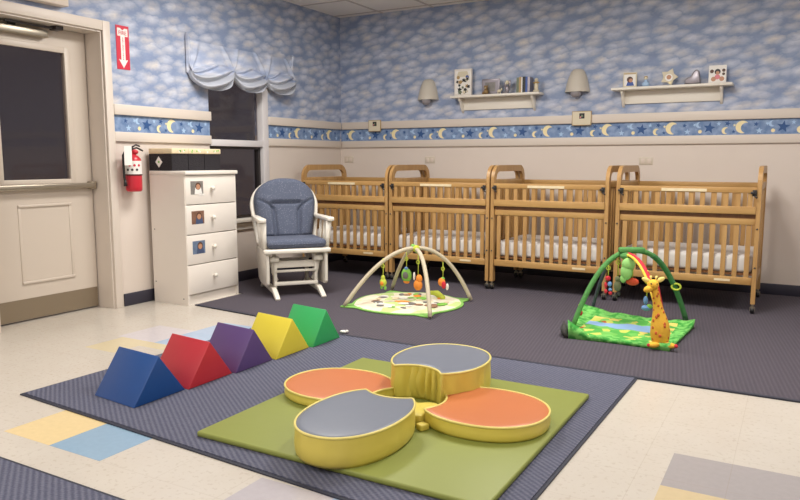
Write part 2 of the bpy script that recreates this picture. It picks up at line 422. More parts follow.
b.box(XD + .07, XD + .085, 2.95, 3.34, 2.085, 2.10, 1); b.box(XD + .04, XD + .12, 3.30, 3.36, 2.08, 2.125, 1, bev=.005)
b.build('door_closer', d)
# frame: jamb lining and casing
b = MB(M_trim)
b.box(XD - .07, XL + .001, DY1 - .022, DY1, 0, DZ); b.box(XD - .07, XL + .001, DY0, DY0 + .022, 0, DZ); b.box(XD - .07, XL + .001, DY0 + .022, DY1 - .022, DZ - .022, DZ)
b.box(XD - .07, XD - .048, DY1 - .04, DY1 - .022, 0, DZ - .022)
b.build('jamb', d)
b = MB(M_trim)
b.box(XL, XL + .022, DY1 - .01, DY1 + .055, 0, DZ + .062, bev=.004); b.box(XL, XL + .022, DY0 - .055, DY0 + .01, 0, DZ + .062, bev=.004)
b.box(XL, XL + .021, DY0 + .01, DY1 - .01, DZ - .01, DZ + .062, bev=.004)
b.build('casing', d)
MB(M_cream).box(-4.63, -4.55, 2.86, 3.32, 2.225, 2.42, bev=.006).build('b')
bx = bpy.data.objects['b']; bx.name = 'wall_box'; tag(bx, 'cream box fixed to the wall just above the door frame', 'box')

# ---- window_1
wd = thing('window_1', None, None); wd['kind'] = 'structure'
b = MB(M_winframe)
b.box(XL - .07, XL + .012, 5.435, 5.52, .60, 2.04, bev=.004)
b.box(XL - .10, XL - .02, WY0 - .0, WY0 + .02, .60, 2.02); b.box(XL - .10, XL + .0, WY0, 5.436, 2.0, 2.04)
b.box(XL - .10, XL + .012, WY0, 5.436, 1.285, 1.345, bev=.003)
b.build('window_frame', wd)
b = MB(M_darkmetal)
b.box(XL - .08, XL - .03, 5.405, 5.435, .61, 1.285); b.box(XL - .08, XL - .03, WY0 + .02, 5.405, 1.262, 1.285)
b.box(XL - .08, XL - .03, WY0 + .02, 5.405, .61, .635)
b.build('sash', wd)
MB(M_glass).box(XL - .062, XL - .056, WY0 + .02, 5.436, .62, 1.28).build('pane', wd)
MB(M_glass).box(XL - .062, XL - .056, WY0 + .02, 5.436, 1.345, 2.0).build('pane', wd)
MB(M_whitewood).box(XL - .10, XL + .06, WY0 - .04, 5.58, .57, .605, bev=.006).build('window_sill', wd)
MB(M_whitewood).box(XL, XL + .02, WY0 - .02, 5.55, .50, .57, bev=.004).build('window_apron', wd)

# ---- balloon valance
M_val = mat('cloud_print_cloth', (200, 205, 220), .55); N = NT(M_val); o = N.xyz(N.obj())
N.put(N.b.inputs['Base Color'], N.mix(.13, cloud_colour(N, o[1], o[2], 10), rgb(226, 227, 234)))
M_lining = mat('valance_lining', (180, 184, 194), .38)
def valance():
    b = MB(M_val, M_lining); ZT = 2.175
    G = [(4.475, 1.92), (5.00, 1.972), (5.455, 1.952), (5.895, 1.985)]; sag = [1.762, 1.782, 1.798]
    for k_ in range(3):
        (ya, za), (yb, zb_) = G[k_], G[k_ + 1]; nu, nv = 60, 54; Vv = []
        for i in range(nu + 1):
            s_ = -1 + 2 * i / nu; t_ = (s_ + 1) / 2; y0 = ya + (yb - ya) * t_; zg = za + (zb_ - za) * t_
            hump = max(0, 1 - abs(s_) ** 2.2); skew = s_ + .12 * (1 - s_ * s_)
            bot = zg - (zg - sag[k_]) * max(0, 1 - abs(skew) ** 2.6) ** .62
            mid = zg + .055 * hump - .005
            for j in range(nv + 1):
                v = j / nv; q = 0
                if v < .4:                         # flat upper cloth with pleats rising from each gather
                    q = v / .4; z = ZT + (mid - ZT) * q; x = .012 + (.022 + .03 * hump) * q
                    for yg, zz in (G[k_], G[k_ + 1]):
                        dy = abs(y0 - yg); h_ = max(0, z - zz)
                        x += .030 * math.exp(-((dy - .10 * h_ / .2) / .022) ** 2) * (.35 + .65 * q) - .014 * math.exp(-((dy - .10 * h_ / .2 - .035) / .02) ** 2) * q
                elif v < .88:                      # gathered swag: folds converge at the two ends
                    w_ = (v - .4) / .48; z = mid + (bot - mid) * w_
                    x = .034 + .03 * hump + hump ** .55 * (.085 * math.sin(PI * w_ * .86) ** .8 + .032 * math.cos(w_ * 2 * PI * 2.6 + s_ * 4.6 + k_))
                    x += .03 * math.exp(-((1 - abs(s_)) / .05) ** 2) * (1 - .6 * w_)
                else:                              # rolled under to the lining
                    w_ = (v - .88) / .12; z = bot + .05 * hump * w_ - .008 * math.sin(PI * w_)
                    x = (.034 + .03 * hump + hump ** .55 * .05) * (1 - .8 * w_)
                x += .006 * noise.noise(Vector((y0 * 14, z * 14, 2))) * min(1, v * 4)
                Vv.append((XL + max(x, .005), y0 + .012 * noise.noise(Vector((y0 * 8, z * 8, 7))) * (1 - s_ ** 4) * v, z))
        F = [(i * (nv + 1) + j, (i + 1) * (nv + 1) + j, (i + 1) * (nv + 1) + j + 1, i * (nv + 1) + j + 1) for i in range(nu) for j in range(nv)]
        v0, fs = b.add(Vv, F, 0, True)
        for q, f_ in enumerate(fs):
            j = q % nv; f_.material_index = 1 if j > nv * .60 else 0
    # standing pleated tails at both ends
    for ya, sgn, zt, zb2 in ((4.475, 1, 2.235, 1.90), (5.895, -1, 2.225, 1.96)):
        Vv = []; nu, nv = 16, 24
        for i in range(nu + 1):
            t_ = i / nu
            for j in range(nv + 1):
                v = j / nv; wd = .03 + .11 * v ** 1.2
                Vv.append((XL + .012 + .028 * math.sin(PI * t_) + .014 * math.sin(t_ * 9) * (1 - .5 * v), ya + sgn * (t_ * wd - .012), zt + (zb2 - zt) * v - .05 * (1 - v) * t_))
        b.add(Vv, [(i * (nv + 1) + j, (i + 1) * (nv + 1) + j, (i + 1) * (nv + 1) + j + 1, i * (nv + 1) + j + 1) for i in range(nu) for j in range(nv)], 0, True)
    o = b.build('window_valance', recalc=False)
    return tag(o, 'scalloped cloud print fabric valance gathered over the window', 'valance')
valance()

# ============================================================ RUGS AND FLOOR MATS
b = MB(M_rugB, M_rubber); E_ = [(-4.165, 4.045), (-3.5, 3.975), (-2.65, 3.80), (1.9, 3.80)]
b.prism(E_ + [(1.9, YB - .02), (XL + .02, YB - .02), (XL + .02, 4.60), (-4.165, 4.60)], 'z', .0005, .007)
b.prism(E_ + [(1.9, 3.777), (-2.655, 3.777), (-3.505, 3.952), (-4.165, 4.022)], 'z', .0005, .0085, 1)
tag(b.build('area_rug'), 'purple grey carpet running under the cribs along the back wall', 'rug')
b = MB(M_rugA, M_rubber)
b.prism([(-3.285, 2.025), (-.738, 1.866), (-.701, 3.766), (-3.222, 3.766)], 'z', .0005, .010)
b.prism([(-3.30, 2.01), (-.725, 1.85), (-.688, 3.772), (-3.235, 3.772)], 'z', .0004, .006, 1)
tag(b.build('area_rug'), 'ribbed blue grey rug under the coloured wedges and foam steps', 'rug')
b = MB(M_rugA, M_rubber); b.box(-3.2, -1.2, .2, 1.505, .0005, .010); b.box(-3.215, -1.185, .185, 1.52, .0004, .006, 1)
tag(b.build('area_rug'), 'blue grey rug corner cut by the bottom left of the picture', 'rug')
o = MB(V['olive']).box(-2.125, -.825, 2.035, 3.318, .0105, .034, bev=.007).build('floor_mat')
tag(o, 'square olive green vinyl mat beneath the foam steps', 'mat')

# ============================================================ WEDGES
WED = [('blue', 2.136, 2.452, -2.627, 0.1, 0.322), ('red', 2.456, 2.773, -2.609, 0.12, 0.316), ('purple', 2.778, 3.087, -2.591, 0.14, 0.312), ('yellow', 3.091, 3.410, -2.571, 0.16, 0.306), ('green', 3.415, 3.712, -2.549, 0.165, 0.3)]
WL = {'blue': 'blue vinyl triangular wedge block nearest the front of the row', 'red': 'red vinyl triangular wedge block between blue and purple ones',
      'purple': 'purple vinyl triangular wedge block in the middle of the row', 'yellow': 'yellow vinyl triangular wedge block between purple and green ones',
      'green': 'green vinyl triangular wedge block at the far end of the row'}
for c, y0, y1, x1, skew, length in WED:
    sh = Matrix(((1, 0, 0, x1), (-skew, 1, 0, 0), (0, 0, 1, 0), (0, 0, 0, 1)))
    b = MB(V[c]); b.prism([(y0, .0105), (y1, .0105), ((y0 + y1) / 2, .222)], 'x', -length, 0, 0, bev=.0035, mtx=sh)
    tag(b.build('foam_wedge'), WL[c], 'wedge', 'row of coloured foam wedges')
b = MB(M_paper); b.ball((-2.60, 3.83, .017), .022, (1.3, .8, .45)); b.ball((-2.578, 3.835, .021), .012, (1, 1, .8))
tag(b.build('paper_scrap'), 'small white scrap on the rug behind the green wedge', 'scrap')

# ============================================================ FOAM STEPS
CC = (-1.485, 2.68)
def step(c, r, zt, top, label, br=.175, fold=0, seed=0):
    z0 = .0345
    t = thing('foam_step', label, 'foam cushion', (c[0], c[1], z0), 0, 'foam steps arranged as a flower')
    bx, by = CC[0] - c[0], CC[1] - c[1]; h = zt - z0
    P = []; n = 140
    for i in range(n):
        a = 2 * PI * i / n; ca, sa = math.cos(a), math.sin(a); x, y = r[0] * math.copysign(abs(ca) ** .93, ca), r[1] * math.copysign(abs(sa) ** .93, sa); a = math.atan2(y, x)
        dd = math.hypot(x - bx, y - by)
        if dd < br:
            # move the point radially from the step centre back to the bite circle
            ux, uy = math.cos(a), math.sin(a); B = ux * bx + uy * by; disc = B * B - (bx * bx + by * by - br * br)
            rr = B - math.sqrt(max(disc, 0)); x, y = ux * rr, uy * rr; bite = 1
        else: bite = 0
        P.append((x, y, bite))
    def ring(k, z, wob=0, smooth_bite=True):
        out = []
        for i, (x, y, bt) in enumerate(P):
            L_ = math.hypot(x, y); q = (L_ + k) / L_
            w_ = wob * (math.sin(i * 2.9 + seed) * .5 + math.sin(i * 1.3 + seed * 2)) if bt else wob * .15 * math.sin(i * .7 + seed)
            q += w_ / L_; out.append((x * q, y * q, z))
        return out
    def skin(rings, mat_, cap_top, cap_bot, name):
        b = MB(mat_); vs = [p for rg in rings for p in rg]
        F = []
        for i in range(len(rings) - 1):
            for j in range(n): F.append((i * n + j, i * n + (j + 1) % n, (i + 1) * n + (j + 1) % n, (i + 1) * n + j))
        if cap_top: F.append(tuple((len(rings) - 1) * n + j for j in range(n)))
        if cap_bot: F.append(tuple(range(n))[::-1])
        b.add(vs, F, 0, True); o = b.build(name, t)
        return o
    m = 9; rings = []
    for i in range(m + 1):
        v = i / m; z = h * v * .97
        k = -.010 + .010 * math.sin(PI * min(v * 1.15, 1)) ** .5 if 0 < v < 1 else -.012
        if v > .7: k = -.002
        rings.append(ring(k, z, fold * math.sin(PI * v) * .012))
    skin(rings, V['gold'], False, True, 'side_cover')
    rings = [ring(-.004, h * .965), ring(-.006, h), ring(-.03, h + .003), ring(-.08, h + .005), ]
    skin(rings, V[top], True, False, 'top_cover')
    b = MB(V['piping']); b.tube([(x, y, z) for x, y, z in ring(-.0035, h * .985)], .0055, 6, closed=True); b.build('piping', t)
    return t
step((-1.49, 2.285), (.205, .298), .155, 'grey', 'grey topped round foam step nearest the camera', .185, .6, seed=1)
step((-1.127, 2.738), (.279, .243), .100, 'orange', 'orange topped low foam step at the right of the flower', .18, .3, 2)
step((-1.878, 2.728), (.272, .238), .083, 'orange', 'orange topped low foam step at the left of the flower', .175, .3, 3)
step((-1.468, 3.005), (.230, .268), .200, 'grey', 'tallest foam step with a grey top at the back', .158, 2.2, 4)
b = MB(V['gold'])
hub = []
for i in range(40):
    a = 2 * PI * i / 40; r = .09 + .032 * math.cos(4 * (a - PI / 4)); hub.append((-1.425 + r * math.cos(a), 2.625 + r * math.sin(a)))
b.prism(hub, 'z', .0345, .082, 0, bev=.006)
b.prism([(-1.34, 2.50), (-1.305, 2.485), (-1.285, 2.525), (-1.325, 2.54)], 'z', .0345, .062, 0, bev=.006)
tag(b.build('foam_hub'), 'low yellow vinyl hub in the gap between the four steps', 'foam cushion')

# ============================================================ CRIBS
CW, CD = 1.025, .79
def crib(loc, label):
    t = thing('crib', label, 'crib', loc, 0, 'oak cribs along the back wall')
    # end panels
    def end(x0, nm='end_panel'):
        b = MB(M_wood); wdt = .056; th = .030; y0, y1, zt = 0.0, CD, 1.105; rc = .125
        def path(ins):
            P = [(y0 + ins, .075)]
            for i in range(9):
                a = PI - (PI / 2) * i / 8; P.append((y0 + rc + (rc - ins) * math.cos(a) * 1.0, zt - rc + (rc - ins) * math.sin(a)))
            for i in range(9):
                a = PI / 2 - (PI / 2) * i / 8; P.append((y1 - rc + (rc - ins) * math.cos(a), zt - rc + (rc - ins) * math.sin(a)))
            P.append((y1 - ins, .075)); return P
        A, B = path(0), path(wdt)
        n = len(A); vs = [(x0, *p) for p in A] + [(x0, *p) for p in B] + [(x0 + th, *p) for p in A] + [(x0 + th, *p) for p in B]
        F = []
        for i in range(n - 1):
            F += [(i, i + 1, n + i + 1, n + i), (2 * n + i, 3 * n + i, 3 * n + i + 1, 2 * n + i + 1), (i, 2 * n + i, 2 * n + i + 1, i + 1), (n + i, n + i + 1, 3 * n + i + 1, 3 * n + i)]
        F += [(0, n, 3 * n, 2 * n), (n - 1, 3 * n - 1, 4 * n - 1, 2 * n - 1)]
        b.add(vs, F)
        b.box(x0 + .004, x0 + th - .004, wdt, CD - wdt, .925, .975, bev=.003)
        b.box(x0 + .004, x0 + th - .004, wdt, CD - wdt, .215, .27, bev=.003)
        for i in range(8):
            yy = wdt + (CD - 2 * wdt) * (i + .5) / 8
            b.box(x0 + .008, x0 + .022, yy - .018, yy + .018, .27, .925)
        return b.build(nm, t)
    end(0); end(CW - .030)
    xa, xb = .031, CW - .031
    def gate(nm, y, z0, z1, h0, h1, sl, off=0, mt=M_woodh, w_=.0168):
        b = MB(mt, M_wood)
        b.box(xa, xb, y, y + .024, z0, z0 + h0, bev=.003); b.box(xa, xb, y, y + .024, z1 - h1, z1, bev=.003)
        for i in range(sl):
            xx = xa + (xb - xa) * (i + .5) / sl
            b.box(xx - w_, xx + w_, y + .006, y + .018, z0 + h0, z1 - h1, 1)
        return b.build(nm, t)
    gate('drop_gate', -.010, .748, .948, .058, .042, 12)
    gate('front_panel', .014, .215, .716, .056, .048, 12)
    b = MB(M_woodd); b.box(xa, xb, .016, .030, .70, .765, bev=.002); b.build('gap_shade_rail', t)  # added rail, coloured dark for the shade in the gap under the gate
    gate('back_panel', CD - .035, .215, .965, .056, .045, 12)
    MB(M_woodd).box(xa, xb, .036, CD - .038, .285, .30).build('mattress_board', t)
    o = MB(M_lid).box(.34, .66, -.0125, -.0101, .912, .934).build('warning_label', t); o['label'] = 'pale warning label on the top rail'
    o = MB(M_lid).box(.74, .85, .0115, .0139, .235, .252).build('maker_label', t); o['label'] = 'small pale label on the bottom rail'
    for xx in (.012, CW - .075):
        b = MB(M_black, M_darkmetal); b.box(xx + .016, xx + .046, -.017, -.009, .885, .93, bev=.004); b.box(xx + .004, xx + .03, -.022, -.014, .90, .918, 1, bev=.003)
        b.tube([(xx + .03, -.02, .885), (xx + .05, -.02, .87)], .006, 8, 1)
        b.build('latch', t)
    for xx in (.015, CW - .015):
        for zz in (.64, .35):
            MB(M_darkmetal).tube([(xx, -.004, zz), (xx, .002, zz)], .007, 10).build('bolt', t)
    for xx in (.015, CW - .015):
        for yy in (.022, CD - .022):
            b = MB(M_metal, M_black)
            b.tube([(xx, yy, .05), (xx, yy, .078)], .009, 8); b.box(xx - .014, xx + .014, yy - .014, yy + .014, .043, .052)
            b.tube([(xx - .013, yy + .006, .0255), (xx + .013, yy + .006, .0255)], .0255, 16, 1)
            b.box(xx - .018, xx - .0145, yy - .01, yy + .012, .02, .05); b.box(xx + .0145, xx + .018, yy - .01, yy + .012, .02, .05)
            b.build('caster', t)
    return t
def mattress(loc, label):
    b = MB(M_sheet); b.box(.036, CW - .036, .045, CD - .045, .3005, .435, bev=.03, seg=4)
    o = b.build('crib_mattress'); o.location = loc
    return tag(o, label, 'mattress', 'white sheeted crib mattresses')
CRX = [-4.455, -3.412, -2.372, -1.288]
CL = ['oak crib furthest left, in the corner behind the glider chair', 'oak crib behind the cream arched play gym', 'oak crib between the two play gyms, under the left wall lamp gap', 'oak crib furthest right, behind the green giraffe play gym']
CL[2] = 'oak crib second from the right, left of the giraffe play gym'
MLb = ['white sheeted mattress inside the corner crib', 'white sheeted mattress inside the crib behind the cream gym', 'white sheeted mattress inside the crib second from the right', 'white sheeted mattress inside the rightmost crib']
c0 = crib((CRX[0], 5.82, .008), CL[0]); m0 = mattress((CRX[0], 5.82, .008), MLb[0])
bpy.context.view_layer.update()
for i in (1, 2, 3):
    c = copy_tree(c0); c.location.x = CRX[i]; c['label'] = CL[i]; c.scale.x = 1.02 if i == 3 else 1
    m = m0.copy(); COL.objects.link(m); m.location.x = CRX[i]; m.scale.x = 1.02 if i == 3 else 1; m['label'] = MLb[i]

# ============================================================ DRESSER
t = thing('dresser', 'tall white four drawer chest with photos against the left wall', 'dresser')
dx0, dx1, dy0, dy1 = -4.585, -4.20, 3.99, 4.57
b = MB(M_white)
b.box(dx0, dx1, dy0, dy0 + .02, .0, 1.04); b.box(dx0, dx1, dy1 - .02, dy1, .0, 1.04); b.box(dx0, dx0 + .015, dy0 + .02, dy1 - .02, .0, 1.04)
b.box(dx0 + .015, dx1 - .02, dy0 + .02, dy1 - .02, .06, .08); b.box(dx1 - .035, dx1 - .018, dy0 + .02, dy1 - .02, .0, .075)
b.box(dx0, dx1 - .02, dy0 + .02, dy1 - .02, 1.02, 1.04)
b.build('body', t)
MB(M_white).box(dx0, dx1 + .022, dy0 - .004, dy1 + .008, 1.0405, 1.072, bev=.006).build('top_panel', t)
M_photo = [mat('photo_print_grey', (150, 145, 140), .4, vary=.6, vscale=30), mat('photo_print_brown', (150, 110, 90), .4, vary=.6, vscale=25), mat('photo_print_blue', (120, 140, 170), .4, vary=.5, vscale=30)]
M_skin = mat('photo_skin_tone', (190, 140, 110), .5); M_hair = mat('photo_hair_tone', (90, 60, 46), .5); M_cloth = mat('photo_cloth_tone', (70, 84, 116), .5)
Zs = [(.085, .318), (.324, .56), (.566, .80), (.806, 1.036)]
for i, (z0, z1) in enumerate(Zs):
    dr = MB(M_white).box(dx1 - .016, dx1 + .006, dy0 + .006, dy1 - .006, z0, z1, bev=.004).build('drawer', t)
    zc = (z0 + z1) / 2 + .01
    kb = MB(M_whitewood); kb.lathe([(.008, 0), (.007, .012), (.016, .018), (.019, .026), (.014, .034), (.0001, .037)], n=16, mtx=Matrix.Translation((dx1 + .006, 4.275, zc)) @ Matrix.Rotation(PI / 2, 4, 'Y'))
    kb.build('knob', dr)
    if i:
        py0, py1, pz0, pz1 = (4.05, 4.185, zc - .045, zc + .06)
        b = MB(M_photo[(3 - i) % 3], M_skin, M_hair, M_cloth, M_paper); X = dx1 + .0066
        b.box(X, X + .001, py0, py1, pz0, pz1)
        f = lambda u, z, d=.0012: (X + d, u, z)
        cy, cz = (py0 + py1) / 2 + .012, (pz0 + pz1) / 2 + .012
        b.flat([(cy - .04, pz0), (cy + .045, pz0), (cy + .03, cz - .01), (cy - .03, cz - .01)], f, 3 if i != 3 else 4)
        b.flat(circ(cy, cz, .030, 14), lambda u, z: f(u, z, .0016), 2); b.flat(circ(cy, cz - .006, .022, 14), lambda u, z: f(u, z, .002), 1)
        if i == 3: b.flat([(py1 - .05, pz0 - .012), (py1 + .01, pz0 - .012), (py1 + .01, pz0 + .003), (py1 - .05, pz0 + .003)], f, 4)
        o = b.build('photo', dr); o['label'] = 'small snapshot of a child taped beside the knob'
for p in ((-4.55, 0.60), (-4.25, .05), (-4.56, .17)):
    MB(M_darkmetal).tube([(p[0], dy0 - .002, p[1]), (p[0], dy0 + .004, p[1])], .005, 8).build('screw_hole', t)
# bins on the dresser
BL = ['black fabric bin nearest the extinguisher, with a white diamond tag', 'black fabric bin in the middle of the dresser top', 'black fabric bin nearest the window on the dresser']
for i, (y0, y1) in enumerate(((3.995, 4.165), (4.171, 4.345), (4.351, 4.53))):
    t = thing('storage_bin', BL[i], 'bin', (0, 0, 0), 0, 'black bins on the dresser')
    bx0, bx1 = -4.585, -4.33; z0 = 1.0725
    b = MB(M_binblack); tt = .006
    b.box(bx0, bx1, y0, y0 + tt, z0, z0 + .135); b.box(bx0, bx1, y1 - tt, y1, z0, z0 + .135); b.box(bx0, bx0 + tt, y0 + tt, y1 - tt, z0, z0 + .135); b.box(bx1 - tt, bx1, y0 + tt, y1 - tt, z0, z0 + .135); b.box(bx0 + tt, bx1 - tt, y0 + tt, y1 - tt, z0, z0 + tt)
    b.build('bin_body', t)
    b = MB(M_lid, M_green_dot, M_paper); b.box(bx0 - .002, bx1 + .008, y0 - .003, y1 + .003, z0 + .1355, z0 + .178, bev=.006)
    rr = random.Random(i)
    for q in range(5):
        yy = y0 + .02 + rr.random() * (y1 - y0 - .04); zz = z0 + .15 + .015 * rr.random()
        b.flat(circ(yy, zz, .008, 8), lambda u, z: (bx1 + .0085, u, z), 1 + q % 2)
    b.build('lid', t)
    if i == 0:
        b = MB(M_paper, M_green_dot); cxm, czm = -4.475, z0 + .07
        b.flat([(cxm - .04, czm), (cxm, czm - .045), (cxm + .04, czm), (cxm, czm + .045)], lambda u, z: (u, y0 - .0008, z))
        b.flat(circ(cxm, czm, .01, 8), lambda u, z: (u, y0 - .0014, z), 1)
        b.build('diamond_tag', t)

# ============================================================ FIRE EXTINGUISHER + SIGN
t = thing('fire_extinguisher', 'red fire extinguisher with paper inspection tag hanging by the door', 'fire extinguisher', (-4.552, 3.808, -.143)); t.scale = (1.14, 1.14, 1.14)
b = MB(M_red); b.lathe([(.0001, .925), (.045, .926), (.053, .935), (.054, .96), (.054, 1.13), (.050, 1.15), (.035, 1.168), (.018, 1.178), (.016, 1.19), (.0001, 1.19)], n=28); b.build('cylinder', t)
b = MB(M_paper, M_darkmetal, M_signred); b.lathe([(.0546, 1.045), (.0546, 1.135)], n=28, a0=-PI / 2 - .5, a1=PI / 2)
for q in range(6):
    a = -1.4 + q * .28; b.flat(circ(0, 1.075 + .03 * (q % 2), .009, 8), lambda u, z, a=a: (.056 * math.cos(a + u * 18), .056 * math.sin(a + u * 18), z), 1 + q % 2)
b.build('instruction_label', t)
b = MB(M_darkmetal, M_red); b.tube([(0, 0, 1.18), (0, 0, 1.21)], .014, 12); b.ball((.006, .01, 1.195), .026, (1, 1, .7), 1)
b.tube([(0, -.02, 1.212), (0, .035, 1.225), (0, .085, 1.205)], .006, 8); b.tube([(0, -.01, 1.225), (0, .03, 1.245), (0, .06, 1.235)], .006, 8)
b.build('valve_handle', t)
b = MB(M_black); b.tube([(.0, -.015, 1.20), (.0, -.06, 1.205), (.005, -.085, 1.17), (.01, -.088, 1.1), (.01, -.086, 1.02), (.01, -.082, .985)], .008, 8); b.tube([(.01, -.082, 1.01), (.01, -.080, .965)], [.008, .014], 10); b.build('hose', t)
MB(M_black).tube([(0.0 + .0555 * math.cos(2 * PI * i / 24), .0555 * math.sin(2 * PI * i / 24), 1.04) for i in range(24)], .004, 6, closed=True).build('strap', t)
b = MB(M_paper); b.box(.056, .058, -.098, -.042, 1.105, 1.235, mtx=Matrix.Rotation(-.15, 4, 'Z')); b.build('inspection_tag', t)
MB(M_metal).box(-.075, -.045, -.012, .012, 1.10, 1.20).build('wall_hook', t)
# sign
t = thing('fire_sign', 'narrow red and white downward arrow sign above the extinguisher', 'sign')
sy0, sy1, sz0, sz1 = 3.765, 3.885, 1.855, 2.185
MB(M_signred).box(XL, XL + .004, sy0, sy1, sz0, sz1).build('sign_plate', t)
b = MB(M_paper); f = lambda u, z: (XL + .0046, u, z); c = (sy0 + sy1) / 2
b.flat([(sy0 + .012, 2.105), (sy1 - .012, 2.105), (sy1 - .012, 2.165), (c + .02, 2.165), (c, 2.15), (c - .02, 2.165), (sy0 + .012, 2.165)], f)
b.flat([(c - .02, 2.105), (c - .02, 1.925), (c - .043, 1.93), (c, 1.865), (c + .043, 1.93), (c + .02, 1.925), (c + .02, 2.105)], f); b.build('arrow', t)
R = Matrix(((0, 0, 1, 0), (1, 0, 0, 0), (0, 1, 0, 0), (0, 0, 0, 1)))
text_mesh('FIRE', .042, 'lettering', M_signred, t, Matrix.Translation((XL + .0052, c, 2.128)) @ R)
for i, ch in enumerate('EXTINGUISHER'):
    text_mesh(ch, .016, 'lettering', M_signred, t, Matrix.Translation((XL + .0052, c, 2.090 - i * .0145)) @ R)

# ============================================================ GLIDER CHAIR
t = thing('glider_chair', 'white wooden glider rocking chair with blue dotted cushions', 'chair', (-3.865, 4.88, .0075), math.radians(50))
G = M_whitewood
def rect_tube(b, p, q, w_, d_): b.tube([p, q], 1, 4, smooth=False, sx=w_, sy=d_)
for sx in (-1, 1):
    # runner foot
    b = MB(G); b.prism([(-.40, 0), (-.36, 0), (-.25, .035), (.2, .035), (.30, 0), (.34, 0), (.34, .02), (.24, .075), (-.24, .08), (-.33, .05), (-.405, .018)], 'x', sx * .195 - .02, sx * .195 + .02, bev=.006); b.build('runner', t)
    # base upright
    b = MB(G); b.prism([(-.20, .07), (-.14, .07), (-.12, .33), (-.15, .36), (-.19, .36), (-.215, .33)], 'x', sx * .175 - .014, sx * .175 + .014, bev=.006); b.build('base_upright', t); b = MB(G)
    b.prism([(.12, .07), (.18, .07), (.18, .33), (.15, .36), (.12, .33)], 'x', sx * .175 - .014, sx * .175 + .014, bev=.006); b.build('base_upright', t)
    b = MB(G); b.tube([(sx * .15, -.225, .32), (sx * .225, -.225, .32)], .026, 14); b.build('pivot', t)
    # swing link
    b = MB(G); b.tube([(sx * .205, -.20, .335), (sx * .19, -.17, .20), (sx * .155, -.15, .13)], [.016, .014, .016], 8); b.build('swing_arm', t)
    # side board carrying the seat
    b = MB(G); b.prism([(-.27, .39), (.25, .39), (.25, .33), (.18, .22), (.15, .12), (.05, .09), (-.10, .09), (-.24, .095), (-.275, .12), (-.28, .3)], 'x', sx * .250 - .013, sx * .250 + .013, bev=.006); b.build('side_board', t)
    # arm posts
    b = MB(G); b.tube([(sx * .262, -.235, .40), (sx * .272, -.245, .50), (sx * .28, -.26, .635)], [.024, .020, .026], 10, sx=.7); b.build('arm_post', t)
    b = MB(G); b.tube([(sx * .262, -.12, .40), (sx * .28, -.13, .635)], .014, 10); b.build('arm_spindle', t)
    b = MB(G); b.tube([(sx * .26, .0, .40), (sx * .28, .0, .64)], .014, 10); b.build('arm_spindle', t)
    # armrest
    b = MB(G); A = [(sx * .27, .27), (sx * .25, .15), (sx * .252, -.1), (sx * .252, -.26), (sx * .262, -.30), (sx * .288, -.31), (sx * .318, -.30), (sx * .328, -.26), (sx * .318, -.05), (sx * .305, .15), (sx * .295, .27)]
    b.prism(A if sx < 0 else A[::-1], 'z', .636, .668, bev=.009, seg=3); b.build('armrest', t)
b = MB(G); b.box(-.18, .18, -.205, -.18, .24, .30, bev=.006); b.box(-.19, .19, -.215, -.17, .09, .12, bev=.006); b.tube([(-.17, -.215, .215), (.17, -.215, .215)], .012, 10)
b.box(-.18, .18, .12, .15, .20, .28, bev=.005); b.build('base_rail', t)
b = MB(G); b.box(-.285, .285, -.31, -.255, .372, .412, bev=.012); b.box(-.236, .236, -.255, .25, .392, .415); b.build('seat_frame', t)
# back frame: a bent loop
tilt = math.radians(13)
Tb = Matrix.Translation((0, .17, .41)) @ Matrix.Rotation(-tilt, 4, 'X')
def halfw(v, wb, wt, vs):
    w0 = wb + (wt - wb) * min(v / vs, 1) ** .8
    if v <= vs: return w0
    return wt * math.sqrt(max(0, 1 - ((v - vs) / (1 - vs)) ** 2.3))
HB = .57
P = []
for s_ in (-1, 1):
    seq = [i / 40 for i in range(41)]
    if s_ == 1: seq = seq[::-1][1:]
    for v in seq: P.append((s_ * (halfw(v, .25, .29, .58) + .0), .0, v * HB))
b = MB(G); b.tube(P, .019, 8, mtx=Tb); b.build('back_frame', t)
b = MB(G)
for i in range(-2, 3): b.box(i * .085 - .012, i * .085 + .012, -.008, .008, 0.01, HB * .88, mtx=Tb)
b.build('back_slats', t)
# back cushion
b = MB(M_glidercloth); nu, nv = 44, 50; Vs = []
def seam(u, v):
    # upper seam between headrest and centre, bolster seams curving outwards at the top
    g = 0; a = abs(u)
    us = .42 + .0 * v if v < .42 else .42 + (v - .42) * 0 + ((v - .42) / .22) ** 2 * .5
    if v < .64: g = max(g, math.exp(-((a - us) / .05) ** 2))
    if a < .45 and v > .4: g = max(g, .8 * math.exp(-((v - .57) / .02) ** 2))
    return g
for side in (0, 1):
    for i in range(nu + 1):
        for j in range(nv + 1):
            v = j / nv; u = -1 + 2 * i / nu; vv = 1 - (1 - v) ** 1.5 if v > 0 else 0
            hw = halfw(vv, .23, .278, .60)
            e = (1 - abs(u) ** 5) * (1 - max(0, (vv - .90) / .1) ** 2) * min(1, (vv + .02) / .05)
            e = max(e, 0)
            if side == 0: d_ = -.022 - .075 * e ** .5 - .02 * e * (1 if abs(u) > .5 or vv > .6 else 0) + .036 * seam(u, vv) * e
            else: d_ = -.0195
            Vs.append((u * hw, d_, .05 + vv * (HB - .035)))
n1 = (nu + 1) * (nv + 1); F = []
for i in range(nu):
    for j in range(nv):
        q = (i * (nv + 1) + j, (i + 1) * (nv + 1) + j, (i + 1) * (nv + 1) + j + 1, i * (nv + 1) + j + 1)
        F.append(q); F.append(tuple(n1 + k_ for k_ in q[::-1]))
for j in range(nv):
    for i in (0, nu):
        q = (i * (nv + 1) + j, i * (nv + 1) + j + 1, n1 + i * (nv + 1) + j + 1, n1 + i * (nv + 1) + j); F.append(q)
